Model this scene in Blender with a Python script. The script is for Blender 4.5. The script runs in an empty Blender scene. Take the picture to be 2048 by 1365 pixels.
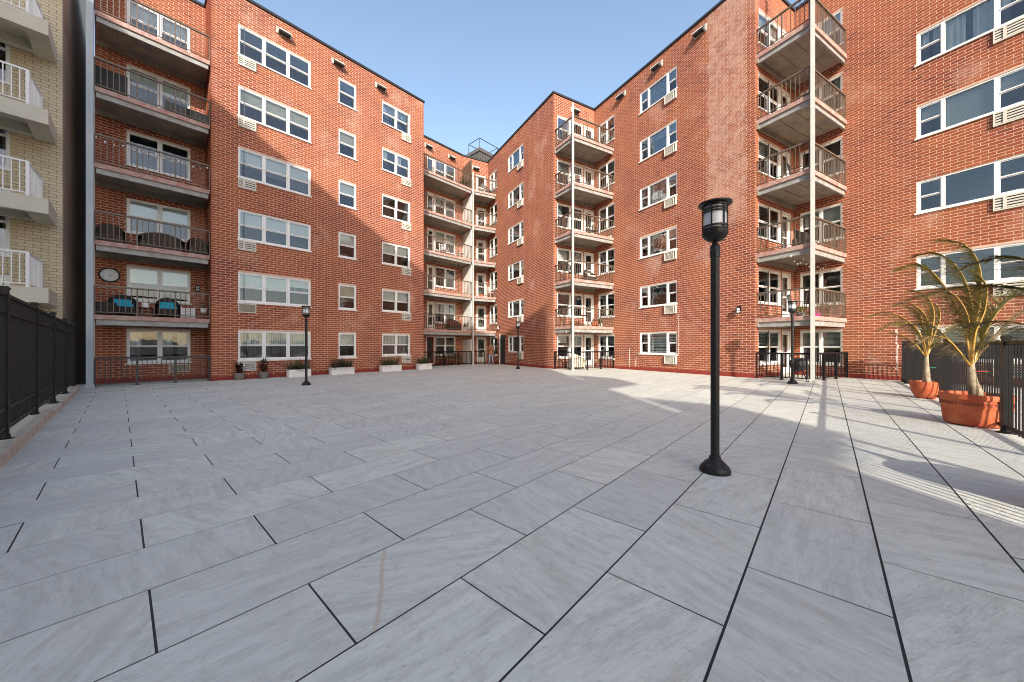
import bpy, bmesh, math, random
import numpy as np
from mathutils import Matrix, Vector
random.seed(7)
rng = np.random.default_rng(7)
S = bpy.context.scene
COL = S.collection
R = math.radians

# ------------------------------------------------------------------ camera, sky, sun, exposure
CAMZ = 1.5
F, CX, HV = 704.0, 1024.0, 690.0          # focal length, centre column and eye level of the photograph, in its pixels
cd = bpy.data.cameras.new('camera'); cam = bpy.data.objects.new('camera', cd); COL.objects.link(cam)
cam.location = (0, 0, CAMZ); cam.rotation_euler = (R(90), 0, 0)
cd.sensor_width = 36.0; cd.lens = F / 2048 * 36; cd.shift_y = (HV - 682.5) / 2048
cd.clip_start = 0.05; cd.clip_end = 3000
S.camera = cam
S.render.resolution_x, S.render.resolution_y = 1024, 682
SUN_EL = math.atan(0.48); SUN_T = Vector((-0.08, 1.0, -0.48 * math.hypot(0.08, 1.0))).normalized()
w = bpy.data.worlds.new('World'); S.world = w; w.use_nodes = True
nt = w.node_tree; sky = nt.nodes.new('ShaderNodeTexSky'); sky.sky_type = 'NISHITA'; sky.sun_disc = False
sky.sun_elevation = SUN_EL; sky.sun_rotation = math.atan2(0.08, -1.0) % (2 * math.pi)
sky.air_density = 1.0; sky.dust_density = 1.6; sky.ozone_density = 4.0; sky.altitude = 0
bg = nt.nodes['Background']; bg.inputs['Strength'].default_value = 0.14
wb = nt.nodes.new('ShaderNodeMix'); wb.data_type = 'RGBA'; wb.blend_type = 'MULTIPLY'; wb.inputs[0].default_value = 1; wb.inputs[7].default_value = (1.33, 1.085, .865, 1)   # the photograph's white balance
nt.links.new(sky.outputs[0], wb.inputs[6]); nt.links.new(wb.outputs[2], bg.inputs['Color'])
sl = bpy.data.lights.new('sun', 'SUN'); sl.energy = 2.35; sl.angle = R(0.42); sl.color = (1.0, 0.94, 0.84)
so = bpy.data.objects.new('sun', sl); COL.objects.link(so); so.location = (2, -10, 30)
so.rotation_euler = SUN_T.to_track_quat('-Z', 'Y').to_euler()
S.view_settings.view_transform = 'Standard'; S.view_settings.look = 'None'
S.view_settings.exposure = 1.47; S.view_settings.gamma = 1.0
S.render.engine = 'CYCLES'
S.cycles.filter_width = 1.0; S.cycles.max_bounces = 6; S.cycles.transparent_max_bounces = 10

# ------------------------------------------------------------------ helpers
WORLD = {}
def matW(o): return WORLD.get(o.name, Matrix.Identity(4))
def put(o, parent=None, M=None):
    M = M or Matrix.Identity(4)
    COL.objects.link(o)
    if parent is not None:
        o.parent = parent; o.matrix_basis = matW(parent).inverted() @ M
    else: o.matrix_basis = M
    WORLD[o.name] = M.copy()
    return o
def tag(o, label=None, cat=None, group=None, kind=None):
    if label: o['label'] = label
    if cat: o['category'] = cat
    if group: o['group'] = group
    if kind: o['kind'] = kind
    return o
def T(x, y, z): return Matrix.Translation((x, y, z))
def RZ(a): return Matrix.Rotation(a, 4, 'Z')
def empty(name, M, label, cat, group=None):
    o = bpy.data.objects.new(name, None); o.empty_display_size = 0.2
    put(o, None, M); return tag(o, label, cat, group)
def part(name, mesh, parent, M, label=None):
    o = bpy.data.objects.new(name, mesh); put(o, parent, M)
    if label: o['label'] = label
    return o
def copy_tree(o, M, label=None, group=None, parent=None):
    c = o.copy()
    if parent is None:
        c.parent = None; c.matrix_basis = M
        if label: c['label'] = label
        if group: c['group'] = group
    else: c.parent = parent
    COL.objects.link(c); WORLD[c.name] = (M if parent is None else matW(parent) @ c.matrix_basis)
    for ch in list(o.children): copy_tree(ch, None, None, None, c)
    return c
class MB:
    def __init__(s): s.v = []; s.f = []; s.sm = []
    def add(s, vs, fs, M=None, smooth=False):
        n = len(s.v)
        s.v += [tuple(M @ Vector(p)) if M else tuple(p) for p in vs]
        s.f += [tuple(i + n for i in f) for f in fs]; s.sm += [smooth] * len(fs)
        return s
    def box(s, x0, x1, y0, y1, z0, z1, M=None):
        v = [(x0,y0,z0),(x1,y0,z0),(x1,y1,z0),(x0,y1,z0),(x0,y0,z1),(x1,y0,z1),(x1,y1,z1),(x0,y1,z1)]
        return s.add(v, [(0,3,2,1),(4,5,6,7),(0,1,5,4),(1,2,6,5),(2,3,7,6),(3,0,4,7)], M)
    def bar(s, a, b, wd, ht):                    # square bar between two points
        a = Vector(a); b = Vector(b); d = b - a; L = d.length
        if L < 1e-6: return s
        q = d.to_track_quat('X', 'Z').to_matrix().to_4x4(); q.translation = a
        return s.box(0, L, -wd/2, wd/2, -ht/2, ht/2, q)
    def tube(s, pts, rad, n=8, M=None, cap=True):
        pts = [Vector(p) for p in pts]
        if not hasattr(rad, '__len__'): rad = [rad] * len(pts)
        vs = []; fs = []; ref = Vector((0, 0, 1))
        for i, p in enumerate(pts):
            d = (pts[min(i+1, len(pts)-1)] - pts[max(i-1, 0)]).normalized()
            if abs(d.z) > 0.95: ref = Vector((1, 0, 0))
            a = d.cross(ref).normalized(); b = d.cross(a).normalized()
            for k in range(n):
                t = 2*math.pi*k/n; vs.append(p + (a*math.cos(t) + b*math.sin(t))*rad[i])
        for i in range(len(pts)-1):
            for k in range(n):
                fs.append((i*n+k, i*n+(k+1)%n, (i+1)*n+(k+1)%n, (i+1)*n+k))
        if cap: fs += [tuple(range(n)), tuple(reversed(range((len(pts)-1)*n, len(pts)*n)))]
        return s.add(vs, fs, M, True)
    def lathe(s, prof, n=24, M=None):
        vs = []; fs = []
        for r, z in prof:
            for k in range(n): t = 2*math.pi*k/n; vs.append((r*math.cos(t), r*math.sin(t), z))
        for i in range(len(prof)-1):
            for k in range(n): fs.append((i*n+k, i*n+(k+1)%n, (i+1)*n+(k+1)%n, (i+1)*n+k))
        return s.add(vs, fs, M, True)
    def prism(s, poly, z0, z1):
        n = len(poly); vs = [(p[0], p[1], z0) for p in poly] + [(p[0], p[1], z1) for p in poly]
        fs = [tuple(reversed(range(n))), tuple(range(n, 2*n))] + [(i, (i+1)%n, n+(i+1)%n, n+i) for i in range(n)]
        return s.add(vs, fs)
    def mesh(s, name, m, fixn=False):
        me = bpy.data.meshes.new(name); me.from_pydata(s.v, [], s.f)
        if any(s.sm): me.polygons.foreach_set('use_smooth', s.sm)
        me.materials.append(m); me.update()
        if fixn:
            bm = bmesh.new(); bm.from_mesh(me); bmesh.ops.recalc_face_normals(bm, faces=bm.faces); bm.to_mesh(me); bm.free()
        if any(s.sm):
            try: me.set_sharp_from_angle(angle=R(40))
            except Exception: pass
        return me

# ------------------------------------------------------------------ materials
def mat(name, col=(.5,.5,.5), rough=.6, metal=0.0, noise=None, bump=0.0, spec=.5, coat=0):
    m = bpy.data.materials.new(name); m.use_nodes = True; N = m.node_tree.nodes; L = m.node_tree.links
    b = N['Principled BSDF']; b.inputs['Base Color'].default_value = (*col, 1); b.inputs['Roughness'].default_value = rough
    b.inputs['Metallic'].default_value = metal; b.inputs['Specular IOR Level'].default_value = spec
    if noise:                                     # (scale, second colour, sharpness)
        g = N.new('ShaderNodeNewGeometry'); n = N.new('ShaderNodeTexNoise'); n.inputs['Scale'].default_value = noise[0]
        n.inputs['Detail'].default_value = 8; n.inputs['Roughness'].default_value = .65
        r = N.new('ShaderNodeMapRange'); k = noise[2]; r.inputs[1].default_value = .5-k; r.inputs[2].default_value = .5+k
        x = N.new('ShaderNodeMix'); x.data_type = 'RGBA'; x.inputs[6].default_value = (*col, 1); x.inputs[7].default_value = (*noise[1], 1)
        L.new(g.outputs['Position'], n.inputs['Vector']); L.new(n.outputs[0], r.inputs[0]); L.new(r.outputs[0], x.inputs[0]); L.new(x.outputs[2], b.inputs['Base Color'])
        if bump:
            bp = N.new('ShaderNodeBump'); bp.inputs['Strength'].default_value = bump; bp.inputs['Distance'].default_value = .01
            n2 = N.new('ShaderNodeTexNoise'); n2.inputs['Scale'].default_value = noise[0]*8; n2.inputs['Detail'].default_value = 6
            L.new(g.outputs['Position'], n2.inputs['Vector']); L.new(n2.outputs[0], bp.inputs['Height']); L.new(bp.outputs[0], b.inputs['Normal'])
    return m
class NB:                                        # small node-graph builder
    def __init__(s, m): s.N = m.node_tree.nodes; s.L = m.node_tree.links
    def put(s, sock, v):
        if hasattr(v, 'is_linked') or hasattr(v, 'links'): s.L.new(v, sock)
        else:
            if hasattr(sock.default_value, '__len__') and not hasattr(v, '__len__'): v = (v,)*len(sock.default_value)
            if hasattr(v, '__len__') and len(v) == 3 and len(sock.default_value) == 4: v = (*v, 1)
            sock.default_value = v
    def m(s, op, a, b=0.0, c=None, clamp=False):
        n = s.N.new('ShaderNodeMath'); n.operation = op; n.use_clamp = clamp; s.put(n.inputs[0], a); s.put(n.inputs[1], b)
        if c is not None: s.put(n.inputs[2], c)
        return n.outputs[0]
    def vm(s, op, a, b):
        n = s.N.new('ShaderNodeVectorMath'); n.operation = op; s.put(n.inputs[0], a); s.put(n.inputs[1], b)
        return n.outputs[1] if op in ('DOT_PRODUCT', 'LENGTH') else n.outputs[0]
    def scale(s, v, k):
        n = s.N.new('ShaderNodeVectorMath'); n.operation = 'SCALE'; s.put(n.inputs[0], v); s.put(n.inputs[3], k); return n.outputs[0]
    def noise(s, vec, sc, det=6, rough=.6, dist=0.0, out=0):
        n = s.N.new('ShaderNodeTexNoise'); s.put(n.inputs['Vector'], vec); n.inputs['Scale'].default_value = sc
        n.inputs['Detail'].default_value = det; n.inputs['Roughness'].default_value = rough; n.inputs['Distortion'].default_value = dist
        return n.outputs[out]
    def rng(s, v, a, b, c=0.0, d=1.0, smooth=True):
        n = s.N.new('ShaderNodeMapRange'); n.interpolation_type = 'SMOOTHSTEP' if smooth else 'LINEAR'
        s.put(n.inputs[0], v)
        for i, x in enumerate((a, b, c, d)): n.inputs[i+1].default_value = x
        return n.outputs[0]
    def mix(s, f, a, b):
        n = s.N.new('ShaderNodeMix'); n.data_type = 'RGBA'; s.put(n.inputs[0], f); s.put(n.inputs[6], a); s.put(n.inputs[7], b); return n.outputs[2]
    def pos(s): return s.N.new('ShaderNodeNewGeometry').outputs['Position']
    def rnd(s):                                  # one random number per piece: attribute on joined pieces, object random on single ones
        a = s.N.new('ShaderNodeAttribute'); a.attribute_name = 'rnd'; o = s.N.new('ShaderNodeObjectInfo')
        return s.m('FRACT', s.m('ADD', a.outputs['Fac'], o.outputs['Random']))
    def hash(s, v, k):
        n = s.N.new('ShaderNodeTexWhiteNoise'); n.noise_dimensions = '1D'; s.put(n.inputs['W'], s.m('MULTIPLY', v, k)); return n.outputs[0]
    def bump(s, h, st, dist):
        n = s.N.new('ShaderNodeBump'); n.inputs['Strength'].default_value = st; n.inputs['Distance'].default_value = dist; s.put(n.inputs['Height'], h); return n.outputs[0]

def brick_mat(name, cols, efflo, amount, patch=None):
    m = mat(name, cols[0], .85, spec=.25); b = NB(m); P = b.pos(); r = b.rnd()
    h1 = b.hash(r, 917.0); h2 = b.hash(r, 331.7)
    c = b.mix(h1, cols[0], cols[1]); c = b.mix(b.m('MULTIPLY', b.rng(h2, .8, 1), .7), c, cols[2])
    fine = b.noise(P, 45, 5, .7); c = b.mix(b.rng(fine, .35, .75, 0, .35), c, cols[3])
    tone = b.noise(P, .45, 3); c = b.mix(b.rng(tone, .38, .66, 0, .55), c, cols[4])
    stre = b.noise(b.vm('MULTIPLY', P, (1, 1, .75)), .6, 6, .66)
    f = b.m('MULTIPLY', b.rng(stre, .53, .72), b.rng(b.noise(P, 5, 5), .25, .62, .35, 1)); f = b.m('MULTIPLY', f, amount)
    if patch:
        O, d, s0, s1, z0, z1 = patch
        s_ = b.m('ADD', b.vm('DOT_PRODUCT', b.vm('SUBTRACT', P, O), d), b.m('MULTIPLY', b.m('SUBTRACT', b.noise(P, 1.6, 4), .5), .45))
        sep = b.N.new('ShaderNodeSeparateXYZ'); b.put(sep.inputs[0], P); z = b.m('ADD', sep.outputs[2], b.m('MULTIPLY', b.noise(P, .8, 3), 1.2))
        off = b.m('ABSOLUTE', b.vm('DOT_PRODUCT', b.vm('SUBTRACT', P, O), (d[1], -d[0], 0)))
        k = b.m('MULTIPLY', b.m('MULTIPLY', b.rng(s_, s0, s0+.15), b.rng(s_, s1-.15, s1, 1, 0)), b.m('MULTIPLY', b.rng(z, z0, z0+.6), b.rng(off, .1, .3, 1, 0)))
        k = b.m('MULTIPLY', k, b.rng(b.noise(P, 3.0, 7, .75), .36, .62, .12, .72)); f = b.m('MAXIMUM', f, k)
    c = b.mix(f, c, efflo)
    pb = b.N['Principled BSDF']; b.put(pb.inputs['Base Color'], c); b.put(pb.inputs['Normal'], b.bump(b.noise(P, 60, 6, .7), .5, .006))
    return m
# ------------------------------------------------------------------ plan of the courtyard (metres, camera at the origin looking along +Y)
nrm = lambda v: (v[0]/math.hypot(*v), v[1]/math.hypot(*v))
dL = nrm((.683, .730)); dR = nrm((.4856, -.8742)); dP = (-dR[1], dR[0])      # street-side direction, right wing, and square to it
bL = (-dL[1], dL[0])                                                     # straight back from the left wing
ad = lambda p, d, t: (p[0]+d[0]*t, p[1]+d[1]*t)
def gz(x, y): return .156 + .006*x - .0056*y                             # the deck falls a little to the far left for drainage
def G(u, v):                                                             # point of the deck seen at (u, v) of the photograph
    a = (u-CX)/F; Y = 1.344/((v-HV)/F + .006*a - .0056); return (a*Y, Y)
C1 = (-12.44, 14.57); C2 = ad(C1, dL, 10.13); C2b = ad(C2, bL, 3.09)
L1 = ad(C1, bL, 1.8); L0 = ad(L1, dL, -3.21)
C3 = (2.49, 21.14); K1 = ad(C3, dR, -9.27); K0 = ad(K1, dP, -2.22); K3 = ad(C3, dP, 3.23); C4 = ad(K3, dR, 9.52); K4 = ad(C4, dP, 3.27); E1 = ad(K4, dR, 13.0)
HROOF = 16.71
SLABS = [2.57, 5.22, 7.95, 10.66, 13.35]                                # balcony floors
TOPS = [15.38, 12.72, 10.07, 7.375, 4.66, 2.12]                          # window heads
class Wall:
    def __init__(s, P0, P1):
        s.P0, s.P1 = P0, P1; s.L = math.dist(P0, P1); s.d = nrm((P1[0]-P0[0], P1[1]-P0[1])); s.inw = (-s.d[1], s.d[0])
        s.op = []
        s.M = Matrix(((s.d[0], s.inw[0], 0, P0[0]), (s.d[1], s.inw[1], 0, P0[1]), (0, 0, 1, 0), (0, 0, 0, 1)))
    def s_at(s, u):
        a = (u-CX)/F; return (a*s.P0[1]-s.P0[0])/(s.d[0]-a*s.d[1])
    def at(s, x, out=0, z=0, rot=0): return s.M @ T(x, -out, z) @ RZ(rot)
    def xy(s, x, out=0): return (s.P0[0]+s.d[0]*x-s.inw[0]*out, s.P0[1]+s.d[1]*x-s.inw[1]*out)
wREC = Wall(L0, L1); wRS = Wall(L1, C1); wA = Wall(C1, C2); wAS = Wall(C2, C2b); wC = Wall(C2b, K0)
wC2 = Wall(K0, K1); wD = Wall(K1, C3); wD2 = Wall(C3, K3); wB = Wall(K3, C4); wB2 = Wall(C4, K4); wE = Wall(K4, E1)
CC = (-15.0, 11.74); wCr = Wall(ad(CC, dL, -9), CC); wCs = Wall(CC, ad(CC, bL, 14))

redc = [(.285,.072,.031), (.195,.042,.025), (.10,.024,.019), (.25,.088,.045), (.35,.104,.034)]
M_brick = brick_mat('red_brick', redc, (.52,.33,.25), .55, ((K3[0], K3[1], 0), (dR[0], dR[1], 0), wB.s_at(1412), wB.s_at(1497), 7.3, 17))
M_cream = brick_mat('cream_brick', [(.62,.53,.36), (.53,.44,.28), (.46,.36,.23), (.60,.52,.38), (.66,.58,.42)], (.7,.62,.45), .3)
M_mortar = mat('mortar', (.69,.47,.355), .9, noise=(3, (.50,.33,.25), .25), bump=.3, spec=.2)
M_mortc = mat('cream_mortar', (.42,.34,.22), .9, noise=(3, (.3,.24,.15), .25), bump=.3, spec=.2)
M_band = mat('red_base_paint', (.26,.028,.016), .75, noise=(6, (.18,.03,.02), .25), bump=.2)
M_white = mat('white_frame', (.80,.81,.79), .45, noise=(8, (.66,.66,.62), .35))
M_sash = mat('white_sash', (.76,.77,.76), .4)
M_sill = mat('stone_sill', (.62,.59,.54), .8, noise=(9, (.42,.39,.35), .3))
M_black = mat('black_metal', (.007,.007,.008), .45, noise=(30, (.014,.014,.014), .3), spec=.35)
M_fence = mat('fence_black', (.006,.006,.007), .5, spec=.3)
M_dgrey = mat('dark_grey_metal', (.045,.04,.038), .5)
M_bronze = mat('bronze_rail', (.085,.06,.042), .5, noise=(12, (.16,.12,.085), .3))
M_coping = mat('black_coping', (.02,.02,.022), .5)
M_pink = mat('pink_slab_edge', (.35,.165,.135), .85, noise=(5, (.44,.33,.28), .14), bump=.4)
M_steel = mat('painted_steel', (.38,.38,.365), .6, noise=(5, (.21,.195,.17), .2), bump=.15)
M_soff = mat('soffit', (.34,.30,.235), .8, noise=(2.2, (.19,.16,.12), .2), bump=.3)
M_soffg = mat('grey_soffit', (.22,.22,.20), .8, noise=(2.5, (.36,.30,.20), .12), bump=.3)
M_conc = mat('curb_concrete', (.66,.60,.48), .85, noise=(3, (.36,.31,.24), .22), bump=.5)
M_pole = mat('white_pole', (.44,.45,.42), .55, noise=(4, (.36,.36,.33), .3))
M_ac = mat('ac_cream', (.66,.63,.54), .5, noise=(8, (.5,.47,.4), .3))
M_slot = mat('dark_slot', (.02,.02,.02), .7)
M_inner = mat('room_wall', (.30,.28,.26), .9, noise=(1.3, (.05,.05,.055), .12))
M_roofm = mat('roof_membrane', (.12,.12,.12), .9)
M_stucco = mat('beige_stucco', (.52,.43,.32), .9, noise=(1.5, (.40,.33,.25), .3), bump=.3)
M_creamc = mat('cream_concrete', (.66,.62,.50), .8, noise=(1.6, (.52,.48,.38), .3), bump=.15)
M_blind = mat('blind_fabric', (.74,.73,.68), .85)
M_beige = mat('beige_shade', (.68,.60,.46), .85)
M_curt = mat('curtain_cloth', (.66,.66,.66), .9)
M_terra = mat('terracotta', (.40,.058,.02), .7, noise=(3.2, (.50,.14,.05), .14), bump=.25)
M_terrb = mat('terracotta_band', (.20,.05,.03), .8)
M_soil = mat('soil', (.035,.025,.018), .95, noise=(30, (.06,.045,.03), .3), bump=.8)
M_greyp = mat('grey_pot', (.20,.18,.16), .7, noise=(8, (.14,.125,.11), .3))
M_wbox = mat('white_planter', (.78,.78,.77), .5, noise=(6, (.68,.68,.66), .3))
M_wick = mat('brown_wicker', (.10,.075,.055), .8, noise=(90, (.04,.03,.022), .2), bump=.8)
M_wickb = mat('black_wicker', (.018,.013,.011), .7, noise=(90, (.035,.028,.024), .2), bump=.8)
M_turq = mat('turquoise_cushion', (.02,.36,.52), .85)
M_wood = mat('dark_wood', (.09,.05,.03), .7, noise=(10, (.14,.08,.045), .3))
M_wplas = mat('white_plastic', (.78,.78,.76), .45)
M_frost = mat('frosted_glass', (.72,.74,.76), .35)
M_red = mat('dark_red_paint', (.16,.02,.018), .5)
M_magenta = mat('magenta_fabric', (.55,.02,.20), .7)
M_orange = mat('orange_plastic', (.62,.17,.03), .6)
M_blue = mat('blue_plastic', (.03,.10,.38), .5)
M_siding = mat('grey_siding', (.085,.08,.075), .7)
def glass(name, refl, tint, rough=0.0):
    m = bpy.data.materials.new(name); m.use_nodes = True; N = m.node_tree.nodes; L = m.node_tree.links; N.clear()
    o = N.new('ShaderNodeOutputMaterial'); t = N.new('ShaderNodeBsdfTransparent'); t.inputs[0].default_value = (*tint, 1)
    g = N.new('ShaderNodeBsdfGlossy'); g.inputs['Roughness'].default_value = rough; g.inputs[0].default_value = (.95,.97,1,1)
    f = N.new('ShaderNodeFresnel'); f.inputs[0].default_value = 1.55; a = N.new('ShaderNodeMath'); a.operation = 'MULTIPLY_ADD'; a.use_clamp = True
    a.inputs[1].default_value = refl[0]; a.inputs[2].default_value = refl[1]
    n = N.new('ShaderNodeTexNoise'); n.inputs['Scale'].default_value = 1.6; gg = N.new('ShaderNodeNewGeometry'); bp = N.new('ShaderNodeBump')
    bp.inputs['Strength'].default_value = .12; bp.inputs['Distance'].default_value = .05
    L.new(gg.outputs['Position'], n.inputs['Vector']); L.new(n.outputs[0], bp.inputs['Height']); L.new(bp.outputs[0], g.inputs['Normal'])
    x = N.new('ShaderNodeMixShader'); L.new(f.outputs[0], a.inputs[0]); L.new(a.outputs[0], x.inputs[0]); L.new(t.outputs[0], x.inputs[1]); L.new(g.outputs[0], x.inputs[2]); L.new(x.outputs[0], o.inputs[0])
    return m
M_glass = glass('window_glass', (.85, .03), (.86,.9,.9)); M_scr = glass('screened_glass', (.9, .03), (.56,.57,.58), .02)
M_clear = glass('lantern_glass', (1, .05), (.9,.9,.9))

# paving stone: pale quartzite look, veins turned at random from slab to slab
def paver_mat():
    m = mat('pale_quartzite', (.5,.5,.5), .62, spec=.35); b = NB(m); P = b.pos(); r = b.rnd()
    rot = b.N.new('ShaderNodeVectorRotate'); rot.rotation_type = 'Z_AXIS'; b.put(rot.inputs['Vector'], b.vm('ADD', P, b.scale((37.0, 91.0, 13.0), r)))
    b.put(rot.inputs['Angle'], b.m('MULTIPLY', b.m('SUBTRACT', 1.0, b.m('MULTIPLY', b.m('GREATER_THAN', b.hash(r, 77.0), .68), 1.7)), b.m('ADD', .35, b.m('MULTIPLY', b.hash(r, 19.3), 1.0))))
    q = b.vm('MULTIPLY', rot.outputs[0], (.6, 3.4, 1)); vein = b.noise(q, 3.2, 11, .78, .25); big = b.noise(rot.outputs[0], 1.1, 4, .5)
    c = b.mix(b.rng(vein, .32, .62), (.52,.525,.455), (.715,.725,.64)); c = b.mix(b.rng(vein, .57, .74, 0, .5), c, (.77,.765,.69))
    fine = b.noise(b.vm('MULTIPLY', rot.outputs[0], (1, 5, 1)), 9, 8, .75, .6); c = b.mix(b.rng(fine, .54, .74, 0, .85), c, (.33,.305,.26))
    c = b.mix(b.m('MULTIPLY', b.rng(big, .52, .72), b.rng(vein, .3, .5, .55, .15)), c, (.55,.45,.35))
    sx = b.N.new('ShaderNodeSeparateXYZ'); b.put(sx.inputs[0], rot.outputs[0]); band = b.m('ABSOLUTE', b.m('SUBTRACT', b.m('FRACT', b.m('ADD', b.m('MULTIPLY', sx.outputs[0], .33), b.m('MULTIPLY', b.noise(rot.outputs[0], 1.6, 3), .035))), .5)); c = b.mix(b.m('MULTIPLY', b.rng(band, .001, .007, .6, 0), b.rng(b.hash(r, 5.1), .74, .75)), c, (.54,.40,.27))
    dirt = b.noise(P, .35, 5, .6); c = b.mix(b.rng(dirt, .5, .75, 0, .22), c, (.43,.41,.385))
    g = b.hash(r, 455.0); c = b.mix(b.m('MULTIPLY', g, .42), c, (.47,.475,.45)); spk = b.noise(P, 130, 4, .8); c = b.mix(b.rng(spk, .55, .75, 0, .35), c, (.36,.35,.33))
    mot = b.noise(P, 11, 7, .7); c = b.mix(b.rng(mot, .50, .72, 0, .5), c, (.43,.40,.35))
    pb = b.N['Principled BSDF']; b.put(pb.inputs['Base Color'], c); b.put(pb.inputs['Roughness'], b.rng(fine, .3, .7, .5, .75))
    h = b.m('ADD', b.m('MULTIPLY', fine, .6), b.m('MULTIPLY', b.noise(P, 70, 4), .5)); b.put(pb.inputs['Normal'], b.bump(h, .9, .007)); return m
M_pave = paver_mat()
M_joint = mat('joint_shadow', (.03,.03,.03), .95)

# ------------------------------------------------------------------ the ground
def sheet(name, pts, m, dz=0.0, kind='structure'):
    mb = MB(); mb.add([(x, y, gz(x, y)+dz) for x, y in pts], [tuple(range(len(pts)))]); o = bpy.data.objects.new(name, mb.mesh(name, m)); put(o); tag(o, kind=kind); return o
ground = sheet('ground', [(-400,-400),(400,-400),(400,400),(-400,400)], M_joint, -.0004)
tilt = Matrix(((1,0,0,0),(0,1,0,0),(.006,-.0056,1,.156),(0,0,0,1)))
def clip(poly, p, n):                            # keep the side where (x-p).n > 0
    out = []
    for i in range(len(poly)):
        a, b_ = poly[i], poly[(i+1) % len(poly)]
        da = (a[0]-p[0])*n[0]+(a[1]-p[1])*n[1]; db = (b_[0]-p[0])*n[0]+(b_[1]-p[1])*n[1]
        if da >= 0: out.append(a)
        if (da > 0 > db) or (da < 0 < db): t = da/(da-db); out.append((a[0]+(b_[0]-a[0])*t, a[1]+(b_[1]-a[1])*t))
    return out
tL = nrm((632, 704)); tN = (tL[1], -tL[0])
EJ = ad(C1, bL, -1.97)                           # the expansion joint in front of the left wing
curbP, curbD = G(0, 938), nrm((-7.71, 6.97))
def pavers(parent, specs):
    """specs: list of polygons (xy); the 300 largest in the picture are single slabs, the rest one part"""
    def sc(p):
        cx = sum(q[0] for q in p)/len(p); cy = sum(q[1] for q in p)/len(p)
        if cy < .9 or abs(cx/cy) > 1.75: return -1
        return 1/cy**3
    order = sorted(specs, key=sc, reverse=True); V = []; Fc = []; rn = []
    for i, p in enumerate(order):
        if i < 300:
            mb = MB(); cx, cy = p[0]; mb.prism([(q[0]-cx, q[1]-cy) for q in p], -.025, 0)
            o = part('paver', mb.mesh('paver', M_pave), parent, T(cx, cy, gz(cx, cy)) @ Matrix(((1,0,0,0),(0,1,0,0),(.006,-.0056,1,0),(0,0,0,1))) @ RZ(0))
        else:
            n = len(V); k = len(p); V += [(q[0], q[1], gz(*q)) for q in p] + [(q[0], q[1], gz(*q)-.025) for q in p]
            Fc.append(tuple(range(n, n+k))); rn.append(random.random()); 
            for j in range(k): Fc.append((n+j, n+k+j, n+k+(j+1)%k, n+(j+1)%k)); rn.append(rn[-1])
    me = bpy.data.meshes.new('far_pavers'); me.from_pydata(V, [], Fc); me.materials.append(M_pave)
    at = me.attributes.new('rnd', 'FLOAT', 'FACE'); at.data.foreach_set('value', rn); me.update()
    o = part('far_pavers', me, parent, Matrix.Identity(4)); o['kind'] = 'stuff'
polys = []; J = .0062; n0 = -.367; d0 = 2.541; TW, TLn = .6125, 1.216
for r_ in range(-34, 38):
    na = n0 + r_*TW; ph = d0 if r_ % 2 == 0 else d0 - TLn/2
    for c_ in range(-8, 28):
        da = ph + c_*TLn
        q = [(n_*tN[0]+d_*tL[0], n_*tN[1]+d_*tL[1]) for n_, d_ in ((na+J, da+.0052), (na+J, da+TLn-.0052), (na+TW-J, da+TLn-.0052), (na+TW-J, da+.0052))]
        cx = sum(p[0] for p in q)/4; cy = sum(p[1] for p in q)/4
        if cy < -3 or cy > 31 or cx > 16: continue
        q = clip(q, ad(EJ, bL, -.018), (-bL[0], -bL[1]))
        if len(q) < 3: continue
        if (cx-curbP[0])*(-tL[0])+(cy-curbP[1])*(-tL[1]) > .9: continue
        if (cx-K3[0])*wB.inw[0]+(cy-K3[1])*wB.inw[1] > 4.6: continue
        q = clip(q, K1, (-wC2.inw[0], -wC2.inw[1]))
        if len(q) >= 3 and abs(sum(q[i][0]*q[i-1][1]-q[i-1][0]*q[i][1] for i in range(len(q)))) > .01: polys.append(q)
for r_ in range(7):                              # border slabs along the left wing
    for c_ in range(-5, 14):
        x0 = c_*TLn + (r_ % 2)*.6; o0 = r_*.61
        a = ad(ad(EJ, dL, x0), bL, o0+.018*(r_ == 0)+J); e1 = TLn-2*J; e2 = .61-2*J-.018*(r_ == 0)
        q = [a, ad(a, dL, e1), ad(ad(a, dL, e1), bL, e2), ad(a, bL, e2)]
        if (a[0]-curbP[0])*(-tL[0])+(a[1]-curbP[1])*(-tL[1]) > 1.6: continue
        q = [(p[0], p[1]) for p in reversed(q)]
        q = clip(q, K1, (-wC2.inw[0], -wC2.inw[1]))
        if len(q) >= 3: polys.append(q)
polys = [p if sum(p[i-1][0]*p[i][1]-p[i][0]*p[i-1][1] for i in range(len(p))) > 0 else list(reversed(p)) for p in polys]
pavers(ground, polys)
# curb under the left fence
mb = MB(); Mc = Matrix(((curbD[0], -tL[0], 0, curbP[0]), (curbD[1], -tL[1], 0, curbP[1]), (0,0,1,0), (0,0,0,1)))
for a, b_, wd, hh in ((-6, 4.6, .34, .13), (4.62, 10.4, .34, .12), (10.42, 11.3, .30, .16)):
    zz = gz(*ad(curbP, curbD, (a+b_)/2)); mb.box(a, b_, 0, wd, zz-.2, zz+hh, Mc)
me = mb.mesh('curb', M_conc, True); o = bpy.data.objects.new('curb', me); put(o); tag(o, kind='structure')
bv = o.modifiers.new('edge', 'BEVEL'); bv.width = .012; bv.segments = 2

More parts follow.
